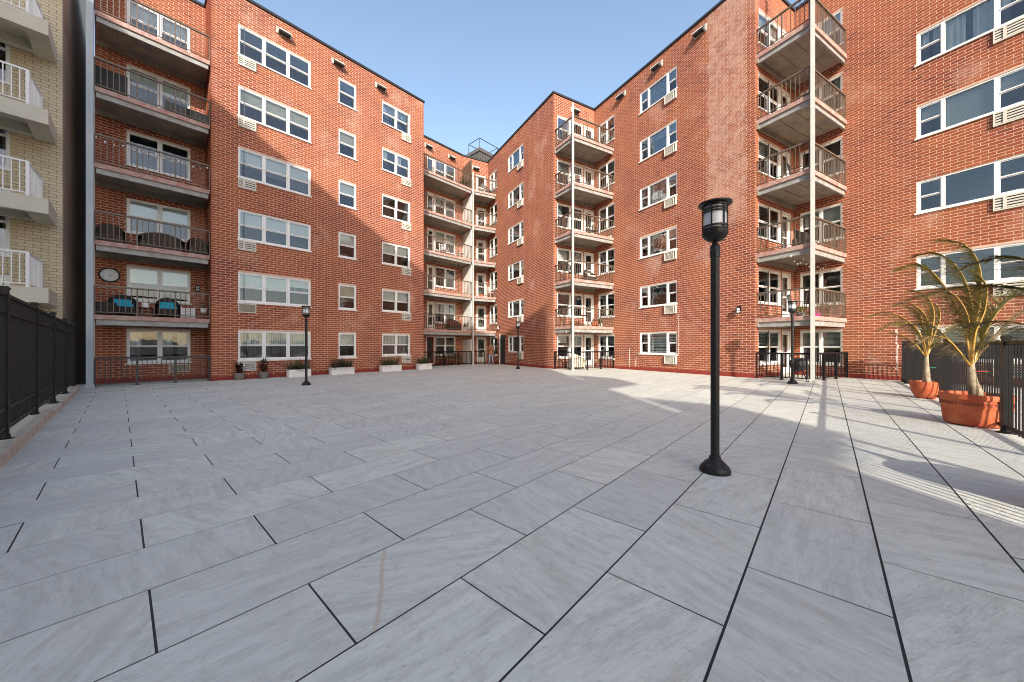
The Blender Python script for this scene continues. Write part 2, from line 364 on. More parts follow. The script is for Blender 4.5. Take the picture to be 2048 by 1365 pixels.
# ------------------------------------------------------------------ brick facades
BL, BH, JT = .312, .1018, .0205
class Building:
    def __init__(s, e, mbrick, mmort): s.e = e; s.b = mbrick; s.m = mmort; s.V = []; s.n = 0
    def wall(s, w_, z0, z1, band=True, ends=(0, 0), bricks=True):
        ops = [o for o in w_.op]; xs = sorted({0, w_.L} | {x for o in ops for x in o[:2]}); zs = sorted({z0, z1} | {z for o in ops for z in o[2:]})
        xs = [x for x in xs if 0 <= x <= w_.L]; zs = [z for z in zs if z0 <= z <= z1]; mb = MB()
        for i in range(len(xs)-1):
            for j in range(len(zs)-1):
                cx, cz = (xs[i]+xs[i+1])/2, (zs[j]+zs[j+1])/2
                if any(o[0] < cx < o[1] and o[2] < cz < o[3] for o in ops): continue
                mb.add([(xs[i],0,zs[j]),(xs[i+1],0,zs[j]),(xs[i+1],0,zs[j+1]),(xs[i],0,zs[j+1])], [(0,1,2,3)])
        for x0, x1, za, zb in ops:               # reveals
            D = .16
            mb.add([(x0,0,za),(x0,D,za),(x0,D,zb),(x0,0,zb)], [(0,1,2,3)]); mb.add([(x1,0,za),(x1,D,za),(x1,D,zb),(x1,0,zb)], [(3,2,1,0)])
            mb.add([(x0,0,za),(x1,0,za),(x1,D,za),(x0,D,za)], [(0,1,2,3)]); mb.add([(x0,0,zb),(x1,0,zb),(x1,D,zb),(x0,D,zb)], [(3,2,1,0)])
        part('wall', mb.mesh('wall', s.m), s.e, w_.M)
        if not bricks: return
        r = 0; z = z0; out = []
        while z < z1-.02:
            za, zb = z, min(z+BH-JT, z1); off = (r % 2)*BL/2
            x = -off
            while x < w_.L:
                a, b_ = max(x, -.004*ends[0]), min(x+BL-JT, w_.L+.004*ends[1])
                segs = [(a, b_)]
                for o in ops:
                    if o[2] < zb-.01 and o[3] > za+.01:
                        ns = []
                        for p, q in segs:
                            if q <= o[0] or p >= o[1]: ns.append((p, q))
                            else:
                                if p < o[0]: ns.append((p, o[0]))
                                if q > o[1]: ns.append((o[1], q))
                        segs = ns
                for p, q in segs:
                    if q-p > .03: out.append((p, q, za, zb))
                x += BL
            z += BH; r += 1
        A = np.array(out)
        P0 = np.array(w_.P0); d = np.array(w_.d); iw = np.array(w_.inw)
        for p, q, za, zb in out:
            c = P0 + d*(p+q)/2; s.V.append((c[0], c[1], (za+zb)/2, q-p, zb-za, d[0], d[1]))
    def finish(s, count=300):
        A = np.array(s.V); N = len(A)
        X, Y, Z = A[:,0], A[:,1], A[:,2]; u = CX+F*X/np.maximum(Y,.1); v = HV-F*(Z-CAMZ)/np.maximum(Y,.1)
        iw = np.stack([-A[:,6], A[:,5]], 1); cosn = (X*iw[:,0]+Y*iw[:,1])/np.hypot(X, Y)
        area = A[:,3]*A[:,4]*np.maximum(cosn, 0)/np.maximum(Y,.1)**2*(np.hypot(X,Y)/np.maximum(Y,.1))
        ok = (u > 5) & (u < 2043) & (v > 5) & (v < 1360) & (Y > 1) & (A[:,3] > .25)
        idx = np.argsort(-np.where(ok, area, 0))[:count]; single = np.zeros(N, bool); single[idx] = True
        full = MB().box(-(BL-JT)/2, (BL-JT)/2, -.004, .01, -(BH-JT)/2, (BH-JT)/2).mesh('brick', s.b)
        for i in np.nonzero(single)[0]:
            x, y, z, l, h, dx, dy = A[i]
            Mx = Matrix(((dx, -dy, 0, x), (dy, dx, 0, y), (0, 0, 1, z), (0,0,0,1))) @ Matrix.Diagonal((l/(BL-JT), 1+random.uniform(-.12, .12), h/(BH-JT), 1))
            part('brick', full, s.e, Mx)
        B = A[~single]; n = len(B); dep = -.004 - rng.uniform(-.0015, .0015, n)
        hx = B[:,3]/2; hz = B[:,4]/2; verts = np.zeros((n, 8, 3)); k = 0
        for sy in (0, 1):
            for sx, sz in ((-1,-1),(1,-1),(1,1),(-1,1)):
                yy = dep if sy == 0 else np.full(n, .01)
                verts[:,k,0] = B[:,0]+B[:,5]*hx*sx-B[:,6]*yy; verts[:,k,1] = B[:,1]+B[:,6]*hx*sx+B[:,5]*yy; verts[:,k,2] = B[:,2]+hz*sz; k += 1
        fq = np.array([(0,1,2,3),(0,4,5,1),(1,5,6,2),(2,6,7,3),(3,7,4,0)])
        faces = (fq[None]+np.arange(n)[:,None,None]*8).reshape(-1, 4); me = bpy.data.meshes.new('brickwork')
        me.vertices.add(n*8); me.vertices.foreach_set('co', verts.reshape(-1)); me.loops.add(faces.size); me.loops.foreach_set('vertex_index', faces.reshape(-1))
        me.polygons.add(len(faces)); me.polygons.foreach_set('loop_start', np.arange(len(faces))*4)
        me.polygons.foreach_set('use_smooth', np.zeros(len(faces), dtype=bool)); at = me.attributes.new('rnd', 'FLOAT', 'FACE'); at.data.foreach_set('value', np.repeat(rng.random(n), 5)); me.materials.append(s.b); me.update(calc_edges=True)
        o = part('brickwork', me, s.e, Matrix.Identity(4)); o['kind'] = 'stuff'

# ------------------------------------------------------------------ windows, doors, air conditioners, vents
MC = {}
def cm(key, fn):
    if key not in MC: MC[key] = fn()
    return MC[key]
def curtain_mesh(w_, h, m, amp=.02, gap=0):
    mb = MB(); n = max(12, int(w_/.016)); vs = []
    for i in range(n+1):
        x = w_*i/n; y = amp*math.sin(x*48+.8*math.sin(x*17))
        vs += [(x, y, 0), (x, y, h)]
    mb.add(vs, [(2*i, 2*i+2, 2*i+3, 2*i+1) for i in range(n)], None, True); return mb.mesh('curtain', m)
def slats_mesh(w_, h, m, pitch, wd, vertical=False):
    mb = MB()
    if vertical:
        x = 0
        while x < w_: mb.box(x, min(x+wd, w_), 0, .012, 0, h); x += pitch
    else:
        z = 0
        while z < h: mb.box(0, w_, 0, .008, z, min(z+wd, h)); z += pitch
    return mb.mesh('blind', m)
KINDS = ['shade', 'shade', 'shade', 'slats', 'curtain', 'beige', 'vertical']
def window(bd, w_, x0, x1, z0, z1, lights, style=None, sill=True, seed=None):
    """lights: list of (fraction, kind) with kind 'dh' (double hung) or 'pic' (fixed pane)"""
    w_.op.append((x0, x1, z0, z1)); W = x1-x0; H = z1-z0; M = w_.M @ T(x0, 0, z0); rr = random.Random(seed if seed is not None else hash((round(x0, 2), round(z0, 1), round(W, 2))) & 0xffff)
    fr = .055; spans = []; tot = sum(l[0] for l in lights); x = 0
    for i, (f, k) in enumerate(lights):
        wl = W*f/tot; spans.append((x + (fr if i == 0 else fr*.75), x + wl - (fr if i == len(lights)-1 else fr*.75), k)); x += wl
    key = (round(W, 2), round(H, 2), tuple(lights), sill)
    def fm():
        mb = MB(); mb.box(0, spans[0][0], .02, .12, 0, H); mb.box(spans[-1][1], W, .02, .12, 0, H)
        mb.box(spans[0][0], spans[-1][1], .022, .12, H-fr, H); mb.box(spans[0][0], spans[-1][1], .022, .12, 0, fr)
        for a, b_ in zip(spans, spans[1:]): mb.box(a[1], b_[0], .016, .12, fr, H-fr)
        if sill: mb.box(-.04, W+.04, -.055, .02, -.055, -.002)
        return mb.mesh('window', M_white)
    win = part('window', cm(('wf',)+key, fm), bd.e, M)
    st = style or rr.choice(KINDS); drop = rr.choice([.35, .45, .5, .5, .62, .9])
    for a, b_, k in spans:
        wl = b_-a; h = H-2*fr; kw = (round(wl, 3), round(h, 3))
        if k == 'dh':
            def sm():
                mb = MB(); t = .035
                mb.box(0, t, 0, .03, 0, h/2); mb.box(wl-t, wl, 0, .03, 0, h/2); mb.box(t, wl-t, .001, .03, 0, t); mb.box(t, wl-t, .001, .03, h/2-t, h/2); return mb.mesh('sash', M_sash)
            def pm(m): return lambda: MB().box(.035, wl-.035, .012, .018, .035, h/2-.035).mesh('pane', m)
            up = part('sash', cm(('s',)+kw, sm), win, M @ T(a, .045, fr+h/2)); lo = part('sash', MC[('s',)+kw], win, M @ T(a, .08, fr))
            part('pane', cm(('pu',)+kw, pm(M_glass)), win, M @ T(a, .045, fr+h/2)); part('pane', cm(('pl',)+kw, pm(M_scr)), win, M @ T(a, .08, fr))
        else:
            part('pane', cm(('pp',)+kw, lambda: MB().box(0, wl, .012, .018, 0, h).mesh('pane', M_glass)), win, M @ T(a, .06, fr))
        dr2 = drop if len(spans) > 1 and rr.random() < .6 else rr.choice([.3, .42, .5, .55, .7])
        def pl(mesh, z): part('blind' if 'curt' not in mesh.name else 'curtain', mesh, win, M @ T(a, .15, z))
        if st == 'shade' or st == 'beige':
            d = dr2 + rr.choice([0, 0, .08]); pl(cm(('sh', st, round(d, 2))+kw, lambda: MB().box(0, wl, 0, .01, h*(1-d), h).mesh('blind', M_beige if st == 'beige' else M_blind)), fr)
        elif st == 'slats': pl(cm(('sl',)+kw, lambda: slats_mesh(wl, h, M_blind, .05, .036)), fr)
        elif st == 'zebra': pl(cm(('zb',)+kw, lambda: slats_mesh(wl, h, M_blind, .15, .095)), fr)
        elif st == 'vertical': pl(cm(('vt',)+kw, lambda: slats_mesh(wl, h, M_blind, .09, .075, True)), fr)
        elif st == 'curtain':
            c = cm(('ct',)+kw, lambda: curtain_mesh(wl*.42, h, M_curt)); pl(c, fr)
            if rr.random() < .6: part('curtain', c, win, M @ T(a+wl*.58, .15, fr))
    return win
def door(bd, w_, x0, x1, z0, z1, m=None, glazed=True):
    w_.op.append((x0, x1, z0, z1)); W = x1-x0; H = z1-z0; M = w_.M @ T(x0, 0, z0); m = m or M_white; t = .11
    def fm():
        mb = MB(); mb.box(0, .06, .01, .12, 0, H); mb.box(W-.06, W, .01, .12, 0, H); mb.box(.06, W-.06, .012, .12, H-.06, H); mb.box(.06, W-.06, .012, .12, 0, .03)
        return mb.mesh('door', M_white)
    def lm():
        mb = MB(); a, b_, c, d = .065, W-.065, .04, H-.065
        if glazed: mb.box(a, a+t, .05, .09, c, d); mb.box(b_-t, b_, .05, .09, c, d); mb.box(a+t, b_-t, .051, .09, d-t, d); mb.box(a+t, b_-t, .051, .09, c, c+.35); mb.box(a+t, b_-t, .052, .09, 1.0, 1.06)
        else: mb.box(a, b_, .05, .09, c, d)
        return mb.mesh('leaf', m)
    key = (round(W, 2), round(H, 2), m.name, glazed)
    d = part('door', cm(('df',)+key, fm), bd.e, M); part('door_leaf', cm(('dl',)+key, lm), d, M)
    if glazed: part('pane', cm(('dp',)+key, lambda: MB().box(.065+t, W-.065-t, .066, .072, .39, H-.065-t).mesh('pane', M_glass)), d, M)
    part('handle', cm('dh', lambda: MB().tube([(0,.05,0),(0,-.02,0),(.09,-.02,0)], .011).mesh('handle', M_slot)), d, M @ T(.11, 0, 1.02))
def aircon(bd, w_, x0, x1, z1, h=.42, blank=False, boxy=False):
    W = x1-x0; M = w_.M @ T(x0, 0, z1-h); dp = .06 if not boxy else .11
    def fm():
        mb = MB(); t = .035
        mb.box(0, t, -dp, -.01, 0, h); mb.box(W-t, W, -dp, -.01, 0, h); mb.box(t, W-t, -dp+.001, -.01, 0, t); mb.box(t, W-t, -dp+.001, -.01, h-t, h)
        if boxy: mb.box(t, W-t, -.03, -.012, t, h-t)
        if boxy and not blank: mb.box(W*.78, W*.83, -dp+.002, -.03, t, h-t)
        if not boxy and not blank: mb.box(W*.26, W*.36, -dp+.002, -.03, t, h-t)
        return mb.mesh('air_conditioner', M_ac)
    def gm():
        mb = MB(); z = .05
        if blank: return MB().box(.04, W-.04, -.06, -.04, .04, h-.04).mesh('grille', M_soff)
        a, b_ = (.04, W*.77) if boxy else (W*.37, W-.04)
        while z < h-.05: mb.box(a, b_, -dp+.015, -.035, z, z+(.028 if boxy else .048)); z += (.055 if boxy else .085)
        if not boxy:
            z = .05
            while z < h-.05: mb.box(.04, W*.25, -dp+.02, -.035, z, z+.05); z += .085
        return mb.mesh('grille', M_ac)
    k = (round(W, 2), round(h, 2), blank, boxy); a = part('air_conditioner', cm(('af',)+k, fm), bd.e, M)
    if not boxy and not blank: part('backing', cm(('ab',)+k, lambda: MB().box(.036, W-.036, -.03, -.012, .036, h-.036).mesh('backing', M_slot)), a, M)
    part('grille', cm(('ag',)+k, gm), a, M)
def vent(bd, w_, x, z):
    M = w_.M @ T(x, 0, z)
    v = part('roof_vent', cm('vent', lambda: MB().box(0, .62, -.05, -.01, 0, .30).add([(.06,-.05,.26),(.56,-.05,.26),(.56,-.30,.12),(.06,-.30,.12)], [(0,1,2,3),(3,2,1,0)]).box(.06, .56, -.30, -.28, .06, .12).mesh('roof_vent', M_sill)), bd.e, M)
    part('hood_opening', cm('venth', lambda: MB().box(.08, .54, -.27, -.052, .0, .10).mesh('hood', M_slot)), v, M)

GL = empty('apartment_building', T(C1[0], C1[1], 0), 'left red brick wing, mostly in shade, with planters along its foot', 'building')
GR = empty('apartment_building', T(C4[0], C4[1], 0), 'stepped sunlit red brick wing across the back and right, with corner balcony stacks', 'building')
GC = empty('apartment_building', T(CC[0], CC[1], 0), 'cream brick building at the far left with white railed balconies', 'building')
BA = Building(GL, M_brick, M_mortar); BR = Building(GR, M_brick, M_mortar); BC = Building(GC, M_cream, M_mortc)
dh = 'dh'
stylA = [['none','beige','shade','shade','shade','vertical'], ['none','beige','shade','shade','beige','shade'], ['shade','curtain','none','shade','shade','vertical']]
for i, zt in enumerate(TOPS):
    a = wA.s_at
    window(BA, wA, a(476), a(621.5), zt-1.29, zt, [(1,dh)]*3, stylA[0][i]); window(BA, wA, a(677), a(712.5), zt-1.29, zt, [(1,dh)], stylA[1][i])
    window(BA, wA, a(764), a(820.5), zt-1.24, zt, [(1,dh)]*2, stylA[2][i])
    aircon(BA, wA, a(476), a(512), zt-1.36, .40, blank=(i == 4)); aircon(BA, wA, a(803), a(821.5), zt-1.31, .40)
    window(BA, wREC, wREC.s_at(253), wREC.s_at(381), zt-1.36, zt, [(1,dh)]*2, ['slats','shade','none','shade','shade','curtain'][i])
    # inner back recess of the left wing
    if i < 5:
        z0 = SLABS[4-i]+.02
        door(BA, wC, wC.s_at(854), wC.s_at(869.5), z0, zt); window(BA, wC, wC.s_at(871), wC.s_at(911), zt-1.5, zt, [(1,dh)]*2, ['slats','vertical','shade','none','curtain'][i])
    else:
        door(BA, wC, wC.s_at(852), wC.s_at(869.5), .08, zt, M_red, True); window(BA, wC, wC.s_at(871), wC.s_at(911), .72, zt, [(1,dh)]*2, 'none')
aircon(BA, wREC, wREC.s_at(338), wREC.s_at(380), .66, .34, blank=True)
tri = [(1,dh),(2.05,'pic'),(1,dh)]
for i, zt in enumerate(TOPS):
    z0 = SLABS[4-i]+.02 if i < 5 else .10
    d = wD.s_at; window(BR, wD, d(1016.5), d(1047), zt-1.13, zt, tri, ['none','shade','curtain','shade','curtain','slats'][i]); aircon(BR, wD, d(1036.5), d(1047), zt-1.2, .42, boxy=True)
    window(BR, wD, d(979.5), d(994), zt-1.45, zt, [(1,dh)]*2, ['shade','none','shade','none','shade','none'][i])
    c = wC2.s_at; door(BR, wC2, c(953), c(972.5), z0, zt)
    e = wD2.s_at; window(BR, wD2, e(1114.5), e(1166.5), zt-1.42, zt, [(1,dh),(1,dh)], ['none','shade','curtain','shade','none','shade'][i]); door(BR, wD2, e(1168.5), e(1187.5), z0, zt)
    b_ = wB.s_at; window(BR, wB, b_(1197), b_(1229), zt-1.45, zt, [(1,dh)]*2, ['none','shade','slats','curtain','none','shade'][i])
    window(BR, wB, b_(1279.5), b_(1354), zt-1.10, zt+.03, tri, ['slats','shade','curtain','beige','none','zebra'][i]); aircon(BR, wB, b_(1331), b_(1354), zt-1.17, .42, boxy=True)
    g = wB2.s_at; window(BR, wB2, g(1517), g(1562), zt-1.42, zt, [(1,dh)]*2, ['shade','none','shade','curtain','none','zebra'][i]); door(BR, wB2, g(1563.5), g(1582), z0, zt)
    h = wE.s_at; window(BR, wE, h(1600), h(1685), zt-1.45, zt, [(1,dh)]*2, ['shade','curtain','none','shade','none','slats'][i])
    w1, w2_ = h(1886)-h(1833), h(1992)-h(1886); window(BR, wE, h(1833), h(1833)+2*w1+w2_, zt-1.14, zt, [(round(w1, 3),dh),(round(w2_, 3),'pic'),(round(w1, 3),dh)], ['none','curtain','slats','none','none','slats'][i])
    aircon(BR, wE, h(1833)+w1+w2_-.05, h(1833)+w1+w2_+.66, zt-1.2, .42)
    window(BR, wE, h(1833)+4.6, h(1833)+6.8, zt-1.14, zt, [(1,dh)]*2, 'shade')
for u in (552, 663, 750): vent(BA, wA, wA.s_at(u), 15.9)
for u in (849, 896): vent(BA, wC, wC.s_at(u), 15.9)
vent(BR, wC2, wC2.s_at(944), 15.75); vent(BR, wD2, wD2.s_at(1141), 15.9)
for u in (1236, 1306, 1389): vent(BR, wB, wB.s_at(u), 15.95)
for w_ in (wREC, wRS, wA, wAS, wC): BA.wall(w_, -.25, HROOF-.12, ends={id(wA): (1, 1), id(wRS): (0, 1), id(wAS): (1, 0)}.get(id(w_), (0, 0)))
for w_ in (wC2, wD, wD2, wB, wB2, wE): BR.wall(w_, -.25, HROOF-.12, ends={id(wD): (0, 1), id(wD2): (1, 0), id(wB): (0, 1), id(wB2): (1, 0)}.get(id(w_), (0, 0)))
# cream building
for zt in (11.75, 9.07, 6.38, 3.68): window(BC, wCr, wCr.s_at(-60), wCr.s_at(20), zt-2.1 if zt > 3.7 else zt-1.6, zt, [(1,dh)]*2, 'curtain')
BC.wall(wCr, -.25, 18.5, ends=(0, 1)); BC.wall(wCs, -.25, 18.5, bricks=False)
for o in GC.children:
    if o.name.startswith('wall') and len(o.data.polygons) < 3: o.data.materials[0] = M_stucco
BA.finish(); BR.finish(); BC.finish()

def shell(e, pts, back, h, walls):
    """roof and back walls that close a wing, and an inner wall behind its windows"""
    mb = MB(); poly = pts + back; mb.add([(x, y, h) for x, y in poly], [tuple(range(len(poly)))]); part('roof', mb.mesh('roof', M_roofm), e, Matrix.Identity(4))
    mb = MB(); bk = [pts[-1]] + back + [pts[0]]
    for a, b_ in zip(bk, bk[1:]): mb.add([(a[0],a[1],-.3),(b_[0],b_[1],-.3),(b_[0],b_[1],h+.05),(a[0],a[1],h+.05)], [(0,1,2,3)])
    part('rear_wall', mb.mesh('rear_wall', M_mortar), e, Matrix.Identity(4))
    for w_ in walls:
        part('inner_wall', MB().add([(.0,1.1,0),(w_.L,1.1,0),(w_.L,1.1,h-.1),(.0,1.1,h-.1)], [(0,1,2,3)]).mesh('inner_wall', M_inner), e, w_.M)
    if e is GC: return
    for w_ in walls:                             # coping, base band
        i = walls.index(w_)
        part('coping', MB().box(-.05, w_.L+.05, -.06, .25, HROOF-.11+.0004*i, HROOF+.0007*i).mesh('coping', M_coping), e, w_.M)
        mb = MB(); n = 12; segs = []
        drs = [(o[0], o[1]) for o in w_.op if o[2] < .3]
        x = 0
        for a, b_ in sorted(drs)+[(w_.L, w_.L)]:
            if a-x > .05: segs.append((x, a))
            x = b_
        for a, b_ in segs:
            p, q = w_.xy(a), w_.xy(b_); za, zb = gz(*p), gz(*q)
            mb.add([(a,-.013,-.3),(b_,-.013,-.3),(b_,-.013,zb+.17),(a,-.013,za+.17),(b_,-.001,zb+.17),(a,-.001,za+.17)], [(0,1,2,3),(3,2,4,5)])
        if segs: part('base_band', mb.mesh('base_band', M_band), e, w_.M)
shell(GL, [L0, L1, C1, C2, C2b, K0], [ad(K0, bL, 9), ad(L0, bL, 10)], HROOF-.25, [wREC, wRS, wA, wAS, wC])
shell(GR, [K0, K1, C3, K3, C4, K4, E1], [ad(E1, dP, 12), ad(K0, dP, 24), ad(K0, bL, 9)], HROOF-.25, [wC2, wD, wD2, wB, wB2, wE])
shell(GC, [wCr.P0, CC, wCs.P1], [ad(wCs.P1, dL, -9)], 18.4, [wCr])

M_run = mat('pale_paint_run', (.74,.66,.60), .85, noise=(14, (.55,.40,.33), .2))
for bd_, w_, u_, za_, zb_, wd_ in ((BR, wE, 1794, .55, 1.95, .07), (BR, wB, 1259, .2, 1.25, .10), (BR, wB, 1272, .2, .75, .06), (BR, wB, 1357, 1.0, 3.0, .05)):
    rr_ = random.Random(u_); mb = MB(); z = za_
    while z < zb_:                                # narrow streaks of paint that ran down over single bricks
        h_ = rr_.uniform(.05, .16); x_ = rr_.uniform(-.02, .02); mb.box(x_-wd_*rr_.uniform(.2,.5), x_+wd_*rr_.uniform(.2,.5), -.0075, -.0002, z, z+h_); z += h_+rr_.uniform(0, .03)
    part('paint_run', mb.mesh('paint_run', M_run), bd_.e, w_.at(w_.s_at(u_), 0, 0))
# ------------------------------------------------------------------ railings, balconies
def rail_run(parent, pts, zf, h, mrail, pitch=.14, post_every=1.15, post=.042, rail=(.075,.055), bal=.02, ground_follow=False, shadow=None, feet=False, bottom=.1):
    prefix = ''
    for a, b_ in zip(pts, pts[1:]):
        L = math.dist(a, b_); n = max(1, round(L/post_every)); d = nrm((b_[0]-a[0], b_[1]-a[1]))
        za = gz(*a)+zf if ground_follow else zf; zb = gz(*b_)+zf if ground_follow else zf
        part('handrail', MB().bar((0,0,0), (b_[0]-a[0], b_[1]-a[1], zb-za), *rail).mesh('handrail', mrail), parent, T(a[0], a[1], za+h))
        part('bottom_rail', MB().bar((0,0,0), (b_[0]-a[0], b_[1]-a[1], zb-za), .03, .03).mesh('bottom_rail', mrail), parent, T(a[0], a[1], za+bottom))
        pm = cm(('rp', mrail.name, post, h), lambda: MB().box(-post/2, post/2, -post/2, post/2, 0, h-.02).mesh('post', mrail))
        bm_ = cm(('rb', mrail.name, bal, h, bottom), lambda: MB().box(-bal/2, bal/2, -bal/2, bal/2, bottom, h-.02).mesh('baluster', mrail))
        fm_ = cm(('rf', mrail.name), lambda: MB().lathe([(0,0),(.075,0),(.07,.02),(.035,.035),(.03,.06),(0,.06)], 12).mesh('foot', mrail))
        rot = math.atan2(d[1], d[0])
        for i in range(n+1):
            p = ad(a, d, L*i/n); z = za+(zb-za)*i/n
            if i < n or b_ == pts[-1]:
                part('post', pm, parent, T(p[0], p[1], z) @ RZ(rot))
                if feet: part('foot', fm_, parent, T(p[0], p[1], z))
            if i < n:
                m_ = max(2, round(L/n/pitch))
                for j in range(1, m_):
                    t = (i+j/m_)/n; q = ad(a, d, L*t); part('baluster', bm_, parent, T(q[0], q[1], za+(zb-za)*t) @ RZ(rot))
def balcony(bd, front, back, z, msoff, depthdir, n_pan=6, inset_left=0):
    """front: path of its outer edge (left to right); back: the wall points, right to left"""
    poly = front + back; cx, cy = front[0]
    rel = [(p[0]-cx, p[1]-cy) for p in poly]
    b_ = part('balcony', MB().prism(rel, -.16, 0).mesh('balcony', M_pink, True), bd.e, T(cx, cy, z))
    ins = .07
    for i, (p, q) in enumerate(zip(front, front[1:])):
        d = nrm((q[0]-p[0], q[1]-p[1])); iw = (-d[1], d[0]); p2 = ad(ad(p, iw, ins), d, .04); q2 = ad(ad(q, iw, ins), d, -.04)
        mb = MB(); mb.bar((0,0,0), (q2[0]-p2[0], q2[1]-p2[1], 0), .02, .2); mb.bar((0,0,-.09), (q2[0]-p2[0], q2[1]-p2[1], -.09), .075, .015)
        part('edge_beam', mb.mesh('edge_beam', M_steel), b_, T(p2[0], p2[1], z-.262))
    for i, (p, q) in enumerate(zip(back, back[1:])):
        mb = MB(); d = nrm((q[0]-p[0], q[1]-p[1])); iw = (-d[1], d[0]); p2 = ad(p, iw, .05); q2 = ad(q, iw, .05)
        mb.bar((0,0,0), (q2[0]-p2[0], q2[1]-p2[1], 0), .08, .19); part('edge_beam', mb.mesh('edge_beam', M_soff), b_, T(p2[0], p2[1], z-.26))
    return b_
def soffit(b_, quad, z, n, m, gap=.012):
    """n metal sheets under a slab; quad = front-left, front-right, back-right, back-left"""
    A, B, C_, D = quad
    for i in range(n):
        t0, t1 = (i+.0)/n, (i+1)/n
        lerp = lambda p, q, t: (p[0]+(q[0]-p[0])*t, p[1]+(q[1]-p[1])*t)
        g = gap/2/max(.3, math.dist(A, B))
        pts = [lerp(A, B, t0+g), lerp(A, B, t1-g), lerp(D, C_, t1-g), lerp(D, C_, t0+g)]; o = pts[0]; zz = -.172 - .014*(i % 2)
        part('soffit_panel', MB().prism([(p[0]-o[0], p[1]-o[1]) for p in pts], zz-.006, zz).mesh('soffit_panel', m, True), b_, T(o[0], o[1], z))
def inset(A, B, C_, D, e=.12):
    c = ((A[0]+B[0]+C_[0]+D[0])/4, (A[1]+B[1]+C_[1]+D[1])/4); k = 1-e/1.2
    return [(c[0]+(p[0]-c[0])*k, c[1]+(p[1]-c[1])*k) for p in (A, B, C_, D)]
PL = ad(ad(C1, bL, .22), dL, -3.14); PLr = ad(ad(C1, bL, .22), dL, -.03)
PC = (-3.02, 26.75); PCl = ad(ad(PC, dL, -5.15), bL, 0); PCr = ad(PC, dP, 2.02)
P2 = (3.42, 19.72); P2l = ad(C3, dP, .06); P2r = ad(P2, dP, 3.12)
P3 = (10.88, 12.82); P3l = ad(C4, dP, .06); P3r = ad(P3, dP, 3.22)
for i, z in enumerate(SLABS):
    k = [M_soff, M_soffg, M_soff, M_soff, M_soff]
    q = [PL, PLr, ad(L1, bL, -.01), ad(L0, bL, -.01)]
    b_ = balcony(BA, q[:2], q[2:], z, M_soffg, None); soffit(b_, inset(*q), z, 7, M_soffg); rail_run(b_, [ad(PL, bL, .06), ad(PLr, bL, .06)], z, 1.03, M_bronze, .145, 1.05)
    cl = ad(C2b, bL, -1.45); q = [PCl, PC, K0, C2b]
    b_ = balcony(BA, [PCl, PC], [K0, C2b], z, M_soff, None); soffit(b_, inset(*q), z, 5, M_soff); rail_run(b_, [ad(PCl, bL, .06), ad(PC, bL, .06)], z, 1.03, M_bronze, .14, 1.3)
    q = [PC, PCr, K1, K0]; b_ = balcony(BR, [PC, PCr], [K1, K0], z, M_soff, None); soffit(b_, inset(*q), z, 3, M_soff); rail_run(b_, [ad(PC, wC2.inw, .06), ad(PCr, wC2.inw, .06)], z, 1.03, M_bronze, .14, 1.1)
    q = [P2l, P2, P2r, K3]; b_ = balcony(BR, q[:3], q[3:]+[P2l], z, M_soff, None); soffit(b_, inset(*q), z, 5, M_soff)
    rail_run(b_, [ad(P2l, dP, .06), ad(P2, nrm((dP[0]*1-dR[0], dP[1]*1-dR[1])), .08), ad(P2r, dR, -.06)], z, 1.03, M_bronze, .14, 1.0)
    q = [P3l, P3, P3r, K4]; b_ = balcony(BR, q[:3], q[3:]+[P3l], z, M_soff, None); soffit(b_, inset(*q), z, 6, M_soffg if i == 3 else M_soff)
    rail_run(b_, [ad(P3l, dP, .06), ad(P3, nrm((dP[0]-dR[0], dP[1]-dR[1])), .08), ad(P3r, dR, -.06)], z, 1.03, M_bronze, .14, 1.1)
# support posts of the balcony stacks
def pole(bd, p, r_, top, m, sq=False):
    mb = MB()
    if sq: mb.box(-r_, r_, -r_, r_, 0, top-gz(*p)+.1); mb.box(-r_-.03, r_+.03, -r_-.03, r_+.03, 0, .12)
    else: mb.tube([(0,0,0),(0,0,top-gz(*p)+.1)], r_, 16); mb.tube([(0,0,0),(0,0,.1)], r_+.03, 16)
    part('support_post', mb.mesh('support_post', m), bd.e, T(p[0], p[1], gz(*p)-.02) @ RZ(math.atan2(dL[1], dL[0])))
pole(BA, ad(ad(PL, dL, -.1), bL, -.02), .085, 16.2, mat('blue_grey_post', (.42,.47,.50), .5, noise=(4, (.34,.38,.40), .3)), True)
pole(BA, ad(PC, bL, -.10), .07, 14.5, M_pole); pole(BR, ad(P2, nrm((dR[0]-dP[0], dR[1]-dP[1])), .08), .07, 14.9, M_pole); pole(BR, ad(P3, nrm((dR[0]-dP[0]*.6, dR[1]-dP[1]*.6)), .09), .062, 16.9, M_pole, True)
# partitions between the two balconies at the inner corner
for i in range(6):
    z0 = .05 if i == 0 else SLABS[i-1]+.01; z1 = SLABS[i]-.36 if i < 5 else 15.6
    w_ = Wall(ad(K0, nrm((PC[0]-K0[0], PC[1]-K0[1])), .02), ad(PC, nrm((K0[0]-PC[0], K0[1]-PC[1])), .12))
    if i == 0: z1 = 1.9
    part('partition', MB().box(0, w_.L, -.03, .03, z0, z1).mesh('partition', M_wood if i == 5 else M_white), BR.e, w_.M)
